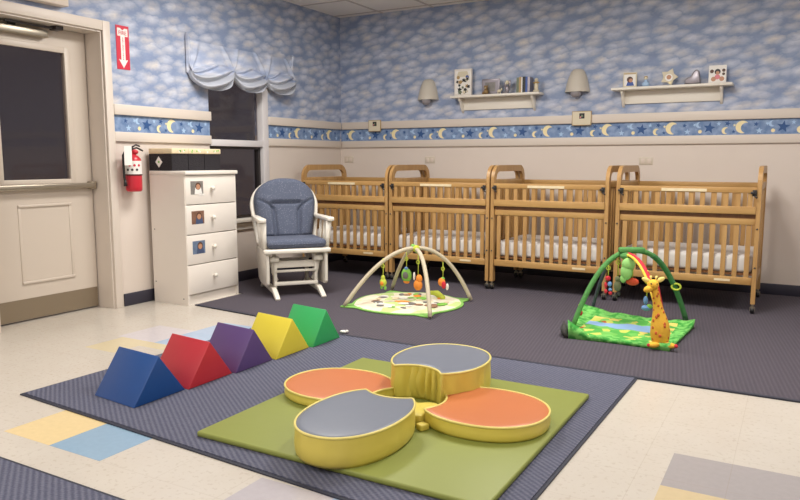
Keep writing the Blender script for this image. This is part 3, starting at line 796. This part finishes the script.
for i in range(nu):
    for j in (0, nv):
        q = (i * (nv + 1) + j, (i + 1) * (nv + 1) + j, n1 + (i + 1) * (nv + 1) + j, n1 + i * (nv + 1) + j); F.append(q)
b.add(Vs, F, 0, True, Tb); b.build('back_cushion', t)
b = MB(M_glidercloth); b.box(-.252, .252, -.30, .115, .414, .488, bev=.034, seg=5); b.tube([(-.235, -.297, .45), (.235, -.297, .45)], .006, 6); b.build('seat_cushion', t)

# ============================================================ WALL LAMPS
M_shade = mat('ivory_lamp_shade', (202, 194, 180), .5); M_bulb = mat('frosted_bulb', (150, 146, 150), .2)
def sconce(x, z, label):
    t = thing('wall_lamp', label, 'lamp', (x, YB, z), 0, 'ivory wall lamps')
    b = MB(M_shade)
    prof = [(.118, 0), (.108, .06), (.090, .13), (.066, .19), (.045, .212), (.02, .218)]
    for th in (0, .004):
        b.lathe([(r_ - th, z_) for r_, z_ in prof], n=24, a0=PI, a1=2 * PI)
    b.add([(s_ * .118, 0, 0) for s_ in (-1, 1)] , [])
    b.build('lamp_shade', t)
    MB(M_metal).box(-.04, .04, -.012, 0, .02, .16, bev=.003).build('back_plate', t)
    b = MB(M_bulb); b.lathe([(.0001, -.055), (.03, -.05), (.05, -.028), (.055, 0), (.045, .03), (.02, .05)], c=(0, -.058, .0), n=18); b.build('bulb', t)
    return t
sconce(-3.50, 1.793, 'ivory wall lamp left of the left shelf'); sconce(-1.905, 1.80, 'ivory wall lamp between the two wall shelves')
# ============================================================ SHELVES
def shelf(x0, x1, label):
    t = thing('wall_shelf', label, 'shelf', (x0, YB, 1.80), 0, 'white wall shelves'); L_ = x1 - x0
    MB(M_whitewood).box(0, L_, -.145, 0, -.012, .012, bev=.005).build('shelf_board', t)
    MB(M_whitewood).box(.09, L_ - .09, -.016, 0, -.13, -.012, bev=.003).build('back_rail', t)
    for xx in (.09, L_ - .09):
        b = MB(M_whitewood); b.prism([(0, -.012), (-.115, -.012), (-.11, -.035), (-.075, -.06), (-.055, -.10), (-.03, -.135), (0, -.16)], 'x', xx - .011, xx + .011, bev=.003); b.build('shelf_bracket', t)
    return t
s1 = shelf(-3.185, -2.235, 'white bracketed wall shelf at left holding books and figurines'); s2 = shelf(-1.56, -.55, 'white bracketed wall shelf at right holding picture frames')
ST = 1.8125
M_gilt = mat('gilt_edge', (176, 146, 96), .4); M_pewter = mat('pewter', (146, 140, 146), .35, .5); M_pink = mat('pink_print', (220, 130, 140), .5)
M_photoblue = mat('print_blue', (60, 90, 160), .5); M_bear = mat('brown_bear_resin', (140, 112, 70), .6); M_ivory = mat('ivory_resin', (216, 206, 180), .5)
M_greenleaf = mat('print_green_grey', (110, 120, 96), .5)
# floral print box leaning
def leaning(name, label, cat, x0, x1, h, y, m_frame, deco, th=.02, group=None):
    t = thing(name, label, cat, ((x0 + x1) / 2, y, ST), 0, group); wdt = (x1 - x0) / 2
    MB(m_frame).box(-wdt, wdt, -th, 0, 0, h, bev=.003).build('frame', t)
    if deco:
        b = MB(*deco[0])
        for j, (poly, mi) in enumerate(deco[1]): b.flat(poly, lambda u, z, j=j: (u, -th - .0006 - .0002 * j, z), mi)
        b.build('picture', t)
    return t
rr = random.Random(3)
D = [([(-.085, .02), (.085, .02), (.085, .25), (-.085, .25)], 0), ([(-.07, .19), (.07, .19), (.05, .245), (-.05, .245)], 1), (circ(.05, .185, .02), 2), (circ(-.05, .185, .018), 5)]
for q in range(22):
    D.append((star(-.07 + .14 * rr.random(), .03 + .14 * rr.random(), .012 + .016 * rr.random(), rr.random() * 3, .55), [3, 4, 3, 5, 1][q % 5]))
leaning('picture_frame', 'tall black and white floral print box at left end of left shelf', 'picture frame', -3.165, -2.975, .27, YB - .045, M_white, ((M_paper, M_ivory, M_photoblue, M_black, M_greenleaf, M_gilt), D), .035)
D = [([(-.085, .015), (.085, .015), (.085, .14), (-.085, .14)], 0), ([(-.06, .03), (.05, .03), (.05, .12), (-.06, .12)], 1)]
leaning('picture_frame', 'low pewter picture frame beside the floral print on left shelf', 'picture frame', -2.86, -2.67, .155, YB - .06, M_pewter, ((M_pewter, M_photo[0]), D), .015)
def figurine(name, label, cat, x, parts, y=YB - .09):
    """parts: list of (name, material, list of (centre, radius, scale))"""
    t = thing(name, label, cat, (x, y, ST))
    for nm, m, balls in parts:
        b = MB(m)
        for c, r, s_ in balls: b.ball(c, r, s_)
        b.build(nm, t)
    return t
bear = lambda s: [('body', M_bear, [((0, 0, .028 * s), .028 * s, (1, .9, 1)), ((0, -.004, .068 * s), .021 * s, (1, 1, 1)), ((-.016 * s, 0, .086 * s), .008 * s, (1, .6, 1)), ((.016 * s, 0, .086 * s), .008 * s, (1, .6, 1)), ((-.022 * s, -.02 * s, .012 * s), .012 * s, (1, 1.4, 1)), ((.022 * s, -.02 * s, .012 * s), .012 * s, (1, 1.4, 1))]), ('muzzle', M_ivory, [((0, -.022 * s, .062 * s), .009 * s, (1, 1, .8))])]
figurine('bear_figurine', 'small brown bear figurine before the pewter frame', 'figurine', -2.80, bear(.95), YB - .112)
t = figurine('angel_figurine', 'slim pale angel figurine right of the pewter frame', 'figurine', -2.585, [('body', M_pewter, [((0, 0, .04), .024, (1, .8, 1.7)), ((-.015, 0, .012), .03, (1.2, .8, .4))]), ('head', M_ivory, [((0, 0, .108), .02, (1, 1, 1.1))]), ('wing', M_pewter, [((.022, .012, .10), .018, (.9, .35, 1.9)), ((-.024, .012, .09), .016, (.9, .35, 1.6))])])
figurine('lamb_figurine', 'tiny cream lamb figurine in the middle of the left shelf', 'figurine', -2.655, [('body', M_ivory, [((0, 0, .026), .017, (1.4, .8, .9)), ((.024, 0, .042), .011, (1, 1, 1)), ((-.013, 0, .008), .008, (.6, .6, 1)), ((.013, 0, .008), .008, (.6, .6, 1))])], YB - .12)
BK = [(M_greenleaf, .145, 'olive spined'), (M_gilt, .15, 'tan spined'), (M_paper, .145, 'white spined'), (M_black, .15, 'black spined'), (M_photoblue, .148, 'blue spined'), (M_pewter, .146, 'grey spined')]
xx = -2.472
for i, (m, h, nm) in enumerate(BK):
    wd_ = (.024, .022, .012, .03, .02, .022)[i]
    t = thing('book', 'thin %s upright book in the row on the left shelf' % nm, 'book', (xx + wd_ / 2, YB - .03, ST), 0, 'books on the left wall shelf')
    b = MB(m); b.box(-wd_ / 2, -wd_ / 2 + .002, -.10, 0, 0, h); b.box(wd_ / 2 - .002, wd_ / 2, -.10, 0, 0, h); b.box(-wd_ / 2, wd_ / 2, -.102, -.10, 0, h); b.build('cover', t)
    MB(M_paper).box(-wd_ / 2 + .002, wd_ / 2 - .002, -.098, -.004, .003, h - .004).build('pages', t)
    xx += wd_ + .001
figurine('cross_figurine', 'cream praying figure at the right end of the left shelf', 'figurine', -2.285, [('body', M_ivory, [((0, 0, .05), .026, (.8, .8, 1.9)), ((0, 0, .014), .032, (1, .9, .45))]), ('head', M_ivory, [((0, 0, .115), .018, (1, 1, 1.1))]), ('arm', M_gilt, [((.0, -.004, .09), .030, (1.15, .5, .35))])])
# right shelf
D = [([(-.05, .015), (.05, .015), (.05, .115), (-.05, .115)], 0), ([(-.03, .015), (.04, .015), (.025, .05), (-.02, .05)], 1), (circ(0, .07, .027, 14), 2), (circ(.008, .062, .017, 12), 3), ([(-.055, .12), (.05, .12), (.05, .126), (-.055, .126)], 4)]
leaning('picture_frame', 'small cream frame with dark haired child at left of right shelf', 'picture frame', -1.465, -1.345, .135, YB - .07, M_ivory, ((M_paper, M_photoblue, M_hair, M_skin, M_gilt), D))
figurine('doll_figurine', 'tiny pale blue seated doll between frame and star on right shelf', 'figurine', -1.265, [('body', M_bandstar, [((0, 0, .022), .026, (1.3, .9, .9)), ((.0, 0, .048), .015, (1, 1, 1.2))]), ('head', M_ivory, [((0, 0, .075), .016, (1, 1, 1))]), ('hair', M_gilt, [((0, .004, .083), .016, (1.1, 1, .8))])])
t = thing('star_frame', 'cream star shaped picture frame on the right shelf', 'picture frame', (-1.07, YB - .07, ST + .005))
b = MB(M_ivory); pl = star(0, .058, .078, .35, .62); mn = min(p[1] for p in pl); pl = [(p[0], p[1] - mn - .005) for p in pl]; b.prism(pl, 'y', -.018, 0, bev=.004); b.build('frame', t)
b = MB(M_paper, M_skin, M_moon); b.flat(circ(0, .065, .032, 16), lambda u, z: (u, -.019, z), 0); b.flat(circ(0, .068, .02, 12), lambda u, z: (u, -.0195, z), 1); b.flat(circ(.01, .02, .01, 8), lambda u, z: (u, -.019, z), 2); b.build('picture', t)
t = thing('shoe_figurine', 'pewter grey baby shoe ornament on the right shelf', 'figurine', (-.87, YB - .07, ST))
b = MB(M_pewter); b.prism([(-.062, 0), (.058, 0), (.062, .02), (.056, .06), (.05, .11), (.03, .125), (.012, .115), (.0, .10), (-.02, .062), (-.05, .055), (-.066, .03)], 'y', -.05, 0, bev=.010, seg=3); b.build('body', t)
MB(M_darkmetal).box(-.066, .064, -.054, .004, -.0005, .008, bev=.002).build('sole', t)
D = [([(-.065, .01), (.065, .01), (.065, .14), (-.065, .14)], 0), (circ(0, .095, .024, 14), 2), (circ(-.045, .10, .016), 4), (circ(.048, .105, .014), 4), (circ(.048, .075, .012), 4), (circ(0, .052, .022), 3), (circ(-.03, .035, .02), 1), (circ(.035, .035, .02), 1), (circ(0, .086, .015), 1)]
leaning('picture_frame', 'square white frame with several small photos at right end of right shelf', 'picture frame', -.745, -.605, .15, YB - .08, M_paper, ((M_paper, M_skin, M_black, M_pink, M_hair), D))
# small pictures hung on the rail
for (x0, x1, z0, z1, lab) in ((-4.235, -4.075, 1.475, 1.60, 'small cream framed picture hung on rail near the corner'), (-1.94, -1.755, 1.485, 1.62, 'small cream framed picture hung on rail under the right wall lamp')):
    t = thing('rail_picture', lab, 'picture frame', ((x0 + x1) / 2, YB - .0285, z0), 0, 'small pictures on the rail'); w_ = (x1 - x0) / 2; h = z1 - z0
    MB(M_gilt).box(-w_, w_, -.014, 0, 0, h, bev=.003).build('frame', t)
    b = MB(M_ivory, M_black, M_pink, M_greenleaf); q = lambda d: (lambda u, z: (u, -.0146 - d, z))
    b.flat([(-w_ + .006, .006), (w_ - .006, .006), (w_ - .006, h - .006), (-w_ + .006, h - .006)], q(0))
    b.flat([(-.022, h * .48), (.028, h * .48), (.028, h * .85), (-.022, h * .85)], q(.0002), 1); b.flat(circ(.003, h * .66, .012), q(.0004), 3); b.flat(circ(-.01, h * .58, .007), q(.0005), 2)
    b.build('picture', t)
# outlets
for x, z, lab in ((-4.525, 1.167, 'blank cream wall plate in the corner above the first crib'), (-3.482, 1.161, 'cream outlet plate above the second crib'), (-1.25, 1.15, 'cream outlet plate above the rightmost crib')):
    t = thing('wall_outlet', lab, 'outlet', (x, YB, z), 0, 'outlet plates on the back wall')
    MB(mat('outlet_plastic', (206, 194, 176), .4)).box(-.06, .06, -.006, 0, -.035, .035, bev=.003).build('cover_plate', t)
    for s_ in (-1, 1):
        b = MB(M_cream); b.box(s_ * .028 - .016, s_ * .028 + .016, -.009, -.0055, -.022, .022, bev=.002); b.build('socket', t)

# ============================================================ PLAY GYM 1 (cream arches)
GZ = .0075
t = thing('play_mat', 'round cream and green baby play gym with two beige crossing arches', 'play gym', (-2.70, 4.90, GZ))
M_m1 = mat('cream_green_print', (226, 222, 186), .9); N = NT(M_m1); vo = N.n('ShaderNodeTexVoronoi'); N.put(vo.inputs['Vector'], N.obj()); vo.inputs['Scale'].default_value = 9
c_ = N.ramp(N.xyz(vo.outputs['Color'])[0], [(0, rgb(232, 226, 200)), (.3, rgb(196, 216, 140)), (.5, rgb(238, 230, 206)), (.68, rgb(206, 222, 156)), (.84, rgb(226, 214, 190))], 'CONSTANT')
N.put(N.b.inputs['Base Color'], c_)
M_lime = mat('lime_edging', (134, 190, 92), .8); M_beige = mat('beige_arch_cloth', (196, 184, 158), .8, bump=.2, bscale=60)
M_toyorange = mat('toy_orange', (232, 140, 52), .8); M_toyyel = mat('toy_yellow_green', (190, 200, 70), .8); M_toygreen = mat('toy_green', (130, 190, 80), .8); M_toyred = mat('toy_red', (206, 44, 60), .8); M_toywhite = mat('toy_white', (232, 228, 220), .8); M_toygrey = mat('toy_grey', (120, 116, 112), .8); M_toyblue = mat('toy_blue', (110, 150, 200), .8); M_toybrown = mat('toy_brown', (150, 112, 84), .8)
def blob(r0, n=72, k=4, amp=.04, ph=PI / 4, seed=0):
    return [((r0 * (1 + amp * max(0, math.cos(k * (a - ph))) ** 9) + .006 * math.sin(5 * a + seed)) * math.cos(a), (r0 * (1 + amp * max(0, math.cos(k * (a - ph))) ** 9) + .006 * math.sin(5 * a + seed)) * math.sin(a)) for a in [2 * PI * i / n for i in range(n)]]
FEET = [(-.358, -.381), (.41, .33), (.414, -.415), (-.405, .444)]
o1 = blob(.445, amp=.24, ph=-PI / 4 + .0); o2 = blob(.425, amp=.03)
MB(M_lime).prism(o1, 'z', 0.0005, .012, bev=.004).build('mat_edging', t)
MM = [M_toygrey, M_toywhite, M_toybrown, M_lid, M_toygrey, M_toywhite, M_toyorange, M_toygreen]
b = MB(M_m1, *MM)
nr = 10; vs = [(0, 0, .02)]; F = []
for i in range(1, nr + 1):
    for j in range(72):
        q = i / nr; x, y = o2[j][0] * q, o2[j][1] * q; vs.append((x, y, .0125 + (.010 + .012 * noise.noise(Vector((x * 9, y * 9, 2)))) * (1 - q ** 6)))
for j in range(72): F.append((0, 1 + j, 1 + (j + 1) % 72))
for i in range(nr - 1):
    for j in range(72): F.append((1 + i * 72 + j, 1 + (i + 1) * 72 + j, 1 + (i + 1) * 72 + (j + 1) % 72, 1 + i * 72 + (j + 1) % 72))
b.add(vs, F, 0, True)
rr = random.Random(5)
for i in range(44):
    a = rr.random() * 2 * PI; r = .31 * math.sqrt(rr.random()); x, y = r * math.cos(a) + .02, r * math.sin(a) * .95
    b.ball((x, y, .026), .022 + .028 * rr.random(), (1.2, .8, .16), mi=1 + i % 8, rot=Euler((0, 0, rr.random() * 3)))
b.build('mat_top', t)
b = MB(M_toyyel); b.tube([(.02, .33, .035), (.12, .29, .04), (.22, .2, .035)], [.02, .032, .02], 10); b.build('mat_pillow', t)
def arch(p, q, h, r, m, name, parent, n=40, pw=2.1, off=(0, 0)):
    pts = []
    for i in range(n + 1):
        s_ = i / n; e = 1 - 2 * s_; a = e
        c = (Vector((*p, 0)) + Vector((*q, 0))) / 2; d_ = (Vector((*p, 0)) - Vector((*q, 0))) / 2
        pts.append(c + d_ * e + Vector((*off, 0)) * (1 - e * e) + Vector((0, 0, .014 + h * (1 - abs(e) ** pw))))
    b = MB(m); b.tube(pts, r, 10); return b.build(name, parent)
arch(FEET[0], FEET[1], .435, .0165, M_beige, 'arch', t, off=(.016, .085)); arch(FEET[2], FEET[3], .425, .0165, M_beige, 'arch', t, off=(.037, .045))
b = MB(M_toyyel, M_lime); b.ball((.042, .06, .445), .034, (1, 1, .8)); b.ball((.02, .05, .462), .02, mi=1); b.ball((.065, .05, .425), .02, mi=1); b.build('arch_clip', t)
# hanging toys: things of their own
def hang(name, label, x, y, ztop, z, parts, grp, link=M_toyyel):
    t = thing(name, label, 'toy', (x, y, z), 0, grp)
    b = MB(link); L_ = ztop - z; b.tube([(0, 0, .03), (0.002, 0, L_ * .6), (0, 0, L_)], .0035, 6)
    b.tube([(.014 * math.cos(a), 0, L_ * .7 + .014 * math.sin(a)) for a in [2 * PI * i / 12 for i in range(12)]], .0035, 6, closed=True)
    b.build('hanging_loop', t)
    for nm, m, balls in parts:
        b = MB(m)
        for c, r, s_ in balls: b.ball(c, r, s_)
        b.build(nm, t)
    return t
g1 = 'toys hanging from the cream play gym'
def az(px, py): return px - 2.735, py + 4.965
hang('hanging_toy', 'yellow green pear shaped toy hanging at left of cream gym', -2.845, 4.755, .385, .17, [('body', M_toyyel, [((0, 0, .02), .034, (.9, .7, 1)), ((0, 0, .055), .02, (.9, .8, 1.3))]), ('patch', M_toyorange, [((0, -.02, .015), .017, (1, .5, 1))]), ('feet', M_toygreen, [((.02, 0, -.022), .011, (1, 1, 1.6)), ((-.015, 0, -.02), .010, (1, 1, 1.4))])], g1)
hang('hanging_toy', 'green ring toy with grey centre hanging from cream gym', -2.74, 4.95, .42, .23, [('body', M_toygreen, [((0, 0, 0), .05, (.95, .4, 1.2))]), ('centre', M_toygrey, [((0, -.018, 0), .026, (1, .4, 1.1))]), ('tail', M_toyorange, [((0, 0, -.055), .024, (1.2, .6, .6))]), ('top', M_toyblue, [((0, -.004, .055), .018, (1, .6, .8))])], g1)
hang('hanging_toy', 'orange plush toy hanging behind the front arch of cream gym', -2.615, 4.915, .43, .165, [('body', M_toyorange, [((0, 0, 0), .045, (.85, .6, 1)), ((.01, 0, .05), .03, (.9, .7, 1.2))]), ('patch', M_toywhite, [((-.035, 0, .07), .014, (.7, .6, 2.4))])], g1)
hang('hanging_toy', 'orange white and red bird toy hanging at right of cream gym', -2.475, 5.08, .34, .155, [('body', M_toyorange, [((-.01, 0, .02), .036, (.9, .6, 1))]), ('wing', M_toyred, [((.016, -.016, .0), .024, (.8, .5, 1.3))]), ('tail', M_toywhite, [((.04, 0, -.015), .02, (.7, .5, 1.4))]), ('crest', M_toygreen, [((0, 0, .05), .014, (1.3, .6, .8))])], g1)

# ============================================================ PLAY GYM 2 (green)
t = thing('play_mat', 'green jungle baby play gym with padded arches under the right crib', 'play gym', (-.98, 4.90, GZ))
M_jg = mat('jungle_print', (110, 190, 80), .9); N = NT(M_jg); o = N.xyz(N.obj())
nzv = N.noise(N.obj(), 6, 2); wv = N.math('ADD', o[1], N.math('MULTIPLY', N.math('SUBTRACT', nzv, .5), .22))
vo = N.n('ShaderNodeTexVoronoi'); N.put(vo.inputs['Vector'], N.obj()); vo.inputs['Scale'].default_value = 19
spots = N.ramp(N.xyz(vo.outputs['Color'])[0], [(0, rgb(84, 172, 74)), (.35, rgb(196, 206, 96)), (.5, rgb(110, 186, 84)), (.66, rgb(222, 206, 110)), (.78, rgb(178, 96, 50)), (.84, rgb(120, 196, 96))], 'CONSTANT')
inside = N.math('MULTIPLY', N.between(o[0], -.27, .30), N.between(o[1], -.36, .22))
edgec = N.mix(N.ramp(N.noise(N.obj(), 26, 3), [(.4, (0, 0, 0, 1)), (.6, (1, 1, 1, 1))]), rgb(60, 156, 60), rgb(128, 206, 104))
river = N.math('MULTIPLY', N.between(wv, -.09, .06), N.between(o[0], -.27, .2))
c_ = N.mix(inside, edgec, spots); c_ = N.mix(river, c_, rgb(140, 176, 216)); N.put(N.b.inputs['Base Color'], c_)
M_garch = mat('green_arch_cloth', (92, 158, 84), .85, bump=.3, bscale=40, vary=.45, vscale=30); M_dkgreen = mat('dark_green_arch', (62, 122, 68), .8, bump=.3, bscale=40); M_slate = mat('slate_arch', (74, 78, 92), .7)
M_brownarch = mat('brown_arch', (184, 124, 70), .8); M_yelstripe = mat('yellow_stripe', (236, 196, 70), .8); M_dark = mat('dark_underside', (58, 58, 54), .8)
# mat: a square pad whose rim curls upwards
b = MB(M_jg); n = 40; vs = []
for i in range(n + 1):
    for j in range(n + 1):
        u, v = -1 + 2 * i / n, -1 + 2 * j / n
        p_, q_ = (u + 1) / 2, (v + 1) / 2; x = (-.273 * (1 - p_) + .358 * p_) * (1 - q_) + (-.421 * (1 - p_) + .407 * p_) * q_; y = (-.483 * (1 - p_) - .496 * p_) * (1 - q_) + (.409 * (1 - p_) + .248 * p_) * q_ + .02 * math.sin(PI * p_) * (1 - 2 * q_)
        e = max(abs(u), abs(v)); lip = max(0, (e - .80) / .2)
        corner = max(0, abs(u) * abs(v) - .55) / .45
        z = .014 + .010 * noise.noise(Vector((x * 10, y * 10, 3))) + lip ** 1.2 * (.004 + .022 * (.5 + .5 * noise.noise(Vector((x * 14, y * 14, 8))))) + (.095 if u < 0 and v < 0 else .03) * corner * lip
        vs.append((x, y, max(z, .004)))
F = [(i * (n + 1) + j, (i + 1) * (n + 1) + j, (i + 1) * (n + 1) + j + 1, i * (n + 1) + j + 1) for i in range(n) for j in range(n)]
top = list(vs); k0 = len(vs)
vs += [(x * .985, y * .985, 0.0006) for x, y, z in top]
rim = [i * (n + 1) for i in range(n + 1)] + [n * (n + 1) + j for j in range(1, n + 1)] + [i * (n + 1) + n for i in range(n - 1, -1, -1)] + [j for j in range(n - 1, 0, -1)]
for a, c in zip(rim, rim[1:] + rim[:1]): F.append((a, c, k0 + c, k0 + a))
F.append(tuple(k0 + r for r in rim))
b.add(vs, F, 0, True); b.build('mat_pad', t)
b = MB(M_dark); b.tube([(-.285, -.485, .02), (-.300, -.455, .036), (-.318, -.41, .046), (-.335, -.36, .075)], [.016, .034, .034, .010], 10, sy=.7); b.build('corner_flap', t)
F2 = [(-.335, -.30), (.335, .50), (.315, -.36), (-.335, .47)]
F2 = [(-.315, -.218), (.325, .42), (.32, -.40), (-.347, .426)]
HT = .512
arch(F2[0], F2[1], HT, .0175, M_garch, 'arch', t, pw=2.4)
# second arch: brown/slate rear half, red and yellow striped front half
def half_arch(p, q, h, s0, s1, r, m, name, off=(0, 0, 0)):
    pts = []; n = 20
    for i in range(n + 1):
        e = 1 - 2 * (s0 + (s1 - s0) * i / n)
        c = (Vector((*p, 0)) + Vector((*q, 0))) / 2; d_ = (Vector((*p, 0)) - Vector((*q, 0))) / 2
        pts.append(c + d_ * e + Vector((0, 0, .014 + h * (1 - abs(e) ** 2.4))) + Vector(off))
    b = MB(m); b.tube(pts, r, 10); return b.build(name, t)
A2 = ((.32, -.40), (-.347, .426))
half_arch(*A2, HT - .015, 0, .5, .015, M_toyred, 'arch'); half_arch(*A2, HT - .015, 0, .5, .009, M_yelstripe, 'arch_stripe', (-.014, -.010, .0)); half_arch(*A2, HT - .015, .5, .76, .017, M_brownarch, 'arch'); half_arch(*A2, HT - .015, .76, 1, .013, M_slate, 'arch')
half_arch(F2[0], F2[1], HT, .66, 1.0, .019, M_dkgreen, 'arch_sleeve')
b = MB(M_garch); b.box(-.085, .09, -.03, .03, -.01, .028, bev=.012, mtx=Matrix.Translation((0, .05, .528)) @ Matrix.Rotation(.5, 4, 'Z'), seg=3); b.ball((-.02, .0, .50), .035, (1.3, 1, .7)); b.build('arch_clip', t)
b = MB(M_toyyel); b.tube([(.03 * math.cos(a) + .262, .325, .262 + .022 * math.sin(a)) for a in [2 * PI * i / 16 for i in range(16)]], .007, 8, closed=True); b.build('teething_ring', t)
g2 = 'toys hanging from the green play gym'
hang('hanging_toy', 'pale green leafy frog toy hanging from top of green gym', -0.99, 4.87, 0.515, 0.405, [('body', mat('toy_pale_green', (150, 206, 120), .8), [((0, 0, 0), .045, (.9, .5, 1.3)), ((.01, 0, .05), .05, (.9, .5, .9)), ((-.02, 0, -.05), .022, (1, .6, 1.3))])], g2)
hang('hanging_toy', 'flat orange red toy hanging below the frog on green gym', -0.955, 4.9, 0.515, 0.335, [('body', mat('toy_coral', (226, 84, 50), .7), [((0, 0, 0), .038, (1.15, .5, .7))])], g2)
hang('hanging_toy', 'pink and blue beaded toy hanging at left of green gym', -1.165, 5.105, 0.44, 0.26, [('body', M_toyred, [((0, 0, .05), .02, (1, .7, 1)), ((-.014, 0, .0), .012, (1, .8, 2))]), ('beads', M_toyblue, [((0.014, 0, .01), .016, (1, .8, 1.2)), ((.018, 0, -.03), .013, (1, .8, 1))]), ('ring', M_toyred, [((.02, 0, -.055), .014, (1, .6, 1)), ((-.012, 0, -.045), .012, (1, .8, 1.4))])], g2)
hang('hanging_toy', 'olive plush animal with dark feet hanging on green gym', -1.08, 5.025, 0.515, 0.275, [('body', mat('toy_olive', (120, 124, 90), .8), [((0, 0, 0), .026, (1, .7, 1.5)), ((0, 0, .05), .02, (1, .8, 1))]), ('feet', M_dark, [((.012, 0, -.055), .012, (1, 1, 1.3)), ((-.008, 0, -.07), .01, (1, 1, 1.3))])], g2)
hang('hanging_toy', 'blue and green rattle hanging behind the giraffe', -0.825, 4.715, 0.45, 0.2, [('body', M_toyblue, [((0, 0, .0), .024, (1.3, .7, .8)), ((-.005, 0, .05), .018, (.8, .6, 1.6))]), ('leaf', M_toygreen, [((.02, 0, .012), .02, (1, .7, .8))])], g2)
hang('hanging_toy', 'small red drop shaped toy on left arch of green gym', -1.255, 4.725, 0.19, 0.12, [('body', M_toyred, [((0, 0, 0), .016, (1, .7, 1.2))])], g2)
# giraffe
M_gir = mat('giraffe_plush', (240, 186, 60), .85, bump=.2, bscale=90); M_spot = mat('giraffe_spot', (206, 104, 50), .8); M_horn = mat('giraffe_pale', (240, 222, 130), .8)
t = thing('giraffe_toy', 'yellow spotted plush giraffe sitting on the green play mat', 'toy', (-.69, 4.462, GZ + .022), math.radians(20))
b = MB(M_gir, M_spot)
path = [(0, 0, .0), (0, 0, .03), (-.002, 0, .08), (-.006, .0, .13), (-.012, 0, .175), (-.02, 0, .22), (-.03, 0, .27), (-.04, 0, .32), (-.048, 0, .355), (-.054, 0, .37)]
rad = [.035, .052, .060, .054, .042, .031, .025, .023, .020, .010]
b.tube(path, rad, 18, sx=.9)
rr = random.Random(9)
for i in range(26):
    k_ = .6 + 7.6 * (i / 26); i0 = int(k_); f_ = k_ - i0; p = Vector(path[i0]).lerp(Vector(path[i0 + 1]), f_); r_ = rad[i0] * (1 - f_) + rad[i0 + 1] * f_
    a = -PI / 2 + 1.2 * math.sin(i * 2.4); b.ball((p.x + r_ * .93 * math.cos(a), p.y + r_ * .93 * math.sin(a), p.z), .0075 if i > 14 else .010, (.9, .5, 1.1), mi=1, n=8, rot=Euler((0, 0, a + PI / 2)))
b.build('body', t)
b = MB(M_gir); b.ball((-.057, -.01, .375), .033, (1, 1, 1)); b.ball((-.084, -.02, .350), .026, (1.25, .85, .8), rot=Euler((0, -.4, 0))); b.build('head', t)
b = MB(M_horn)
for s_ in (-1, 1): b.tube([(-.055 + s_ * .012, 0, .40), (-.055 + s_ * .018, 0, .428)], [.004, .007], 8)
b.build('horns', t)
b = MB(M_horn); b.ball((-.099, .0, .402), .018, (1.5, .5, .8), rot=Euler((0, .4, 0))); b.build('ear', t)
b = MB(M_horn); b.ball((-.014, .0, .405), .018, (1.5, .5, .8), rot=Euler((0, -.5, 0))); b.build('ear', t)
b = MB(M_black); b.ball((-.074, -.038, .385), .005); b.ball((-.040, -.040, .385), .004); b.build('eyes', t)
b = MB(M_gir); b.ball((-.045, -.05, .012), .026, (1.6, .9, .7), rot=Euler((0, 0, .5))); b.ball((.045, -.05, .012), .026, (1.5, .9, .7), rot=Euler((0, 0, -.6))); b.build('feet', t)
b = MB(M_toyred); b.ball((.078, -.072, .014), .012); b.ball((-.078, -.066, .012), .011); b.build('toes', t)
b = MB(M_toyred); b.tube([(.045, .028, .10), (.012, .022, .2), (-.010, .018, .3), (-.028, .018, .37)], .008, 8); b.build('mane', t)

# ============================================================ CEILING LIGHTS (fixtures of the lamps above)
M_diff = bpy.data.materials.new('lamp_diffuser'); M_diff.use_nodes = True; bb = M_diff.node_tree.nodes['Principled BSDF']; bb.inputs['Emission Color'].default_value = (1, .93, .84, 1); bb.inputs['Emission Strength'].default_value = 3
CLL = ['%s column, %s row' % (a, b) for a, b in (('left', 'crib side'), ('left', 'middle'), ('left', 'near'), ('centre', 'crib side'), ('centre', 'middle'), ('centre', 'near'), ('right', 'crib side'), ('right', 'middle'))]
for i, (lx, ly, e) in enumerate(LIGHTS):
    t = thing('ceiling_light', 'rectangular fluorescent ceiling panel, %s' % CLL[i], 'ceiling light', (lx, ly, H), 0, 'ceiling light panels')
    b = MB(M_white); b.box(-.30, .30, -.60, -.585, -.03, -.007); b.box(-.30, .30, .585, .60, -.03, -.007); b.box(-.30, -.285, -.585, .585, -.03, -.007); b.box(.285, .30, -.585, .585, -.03, -.007); b.build('light_frame', t)
    MB(M_diff).box(-.284, .284, -.584, .584, -.028, -.010).build('diffuser', t)
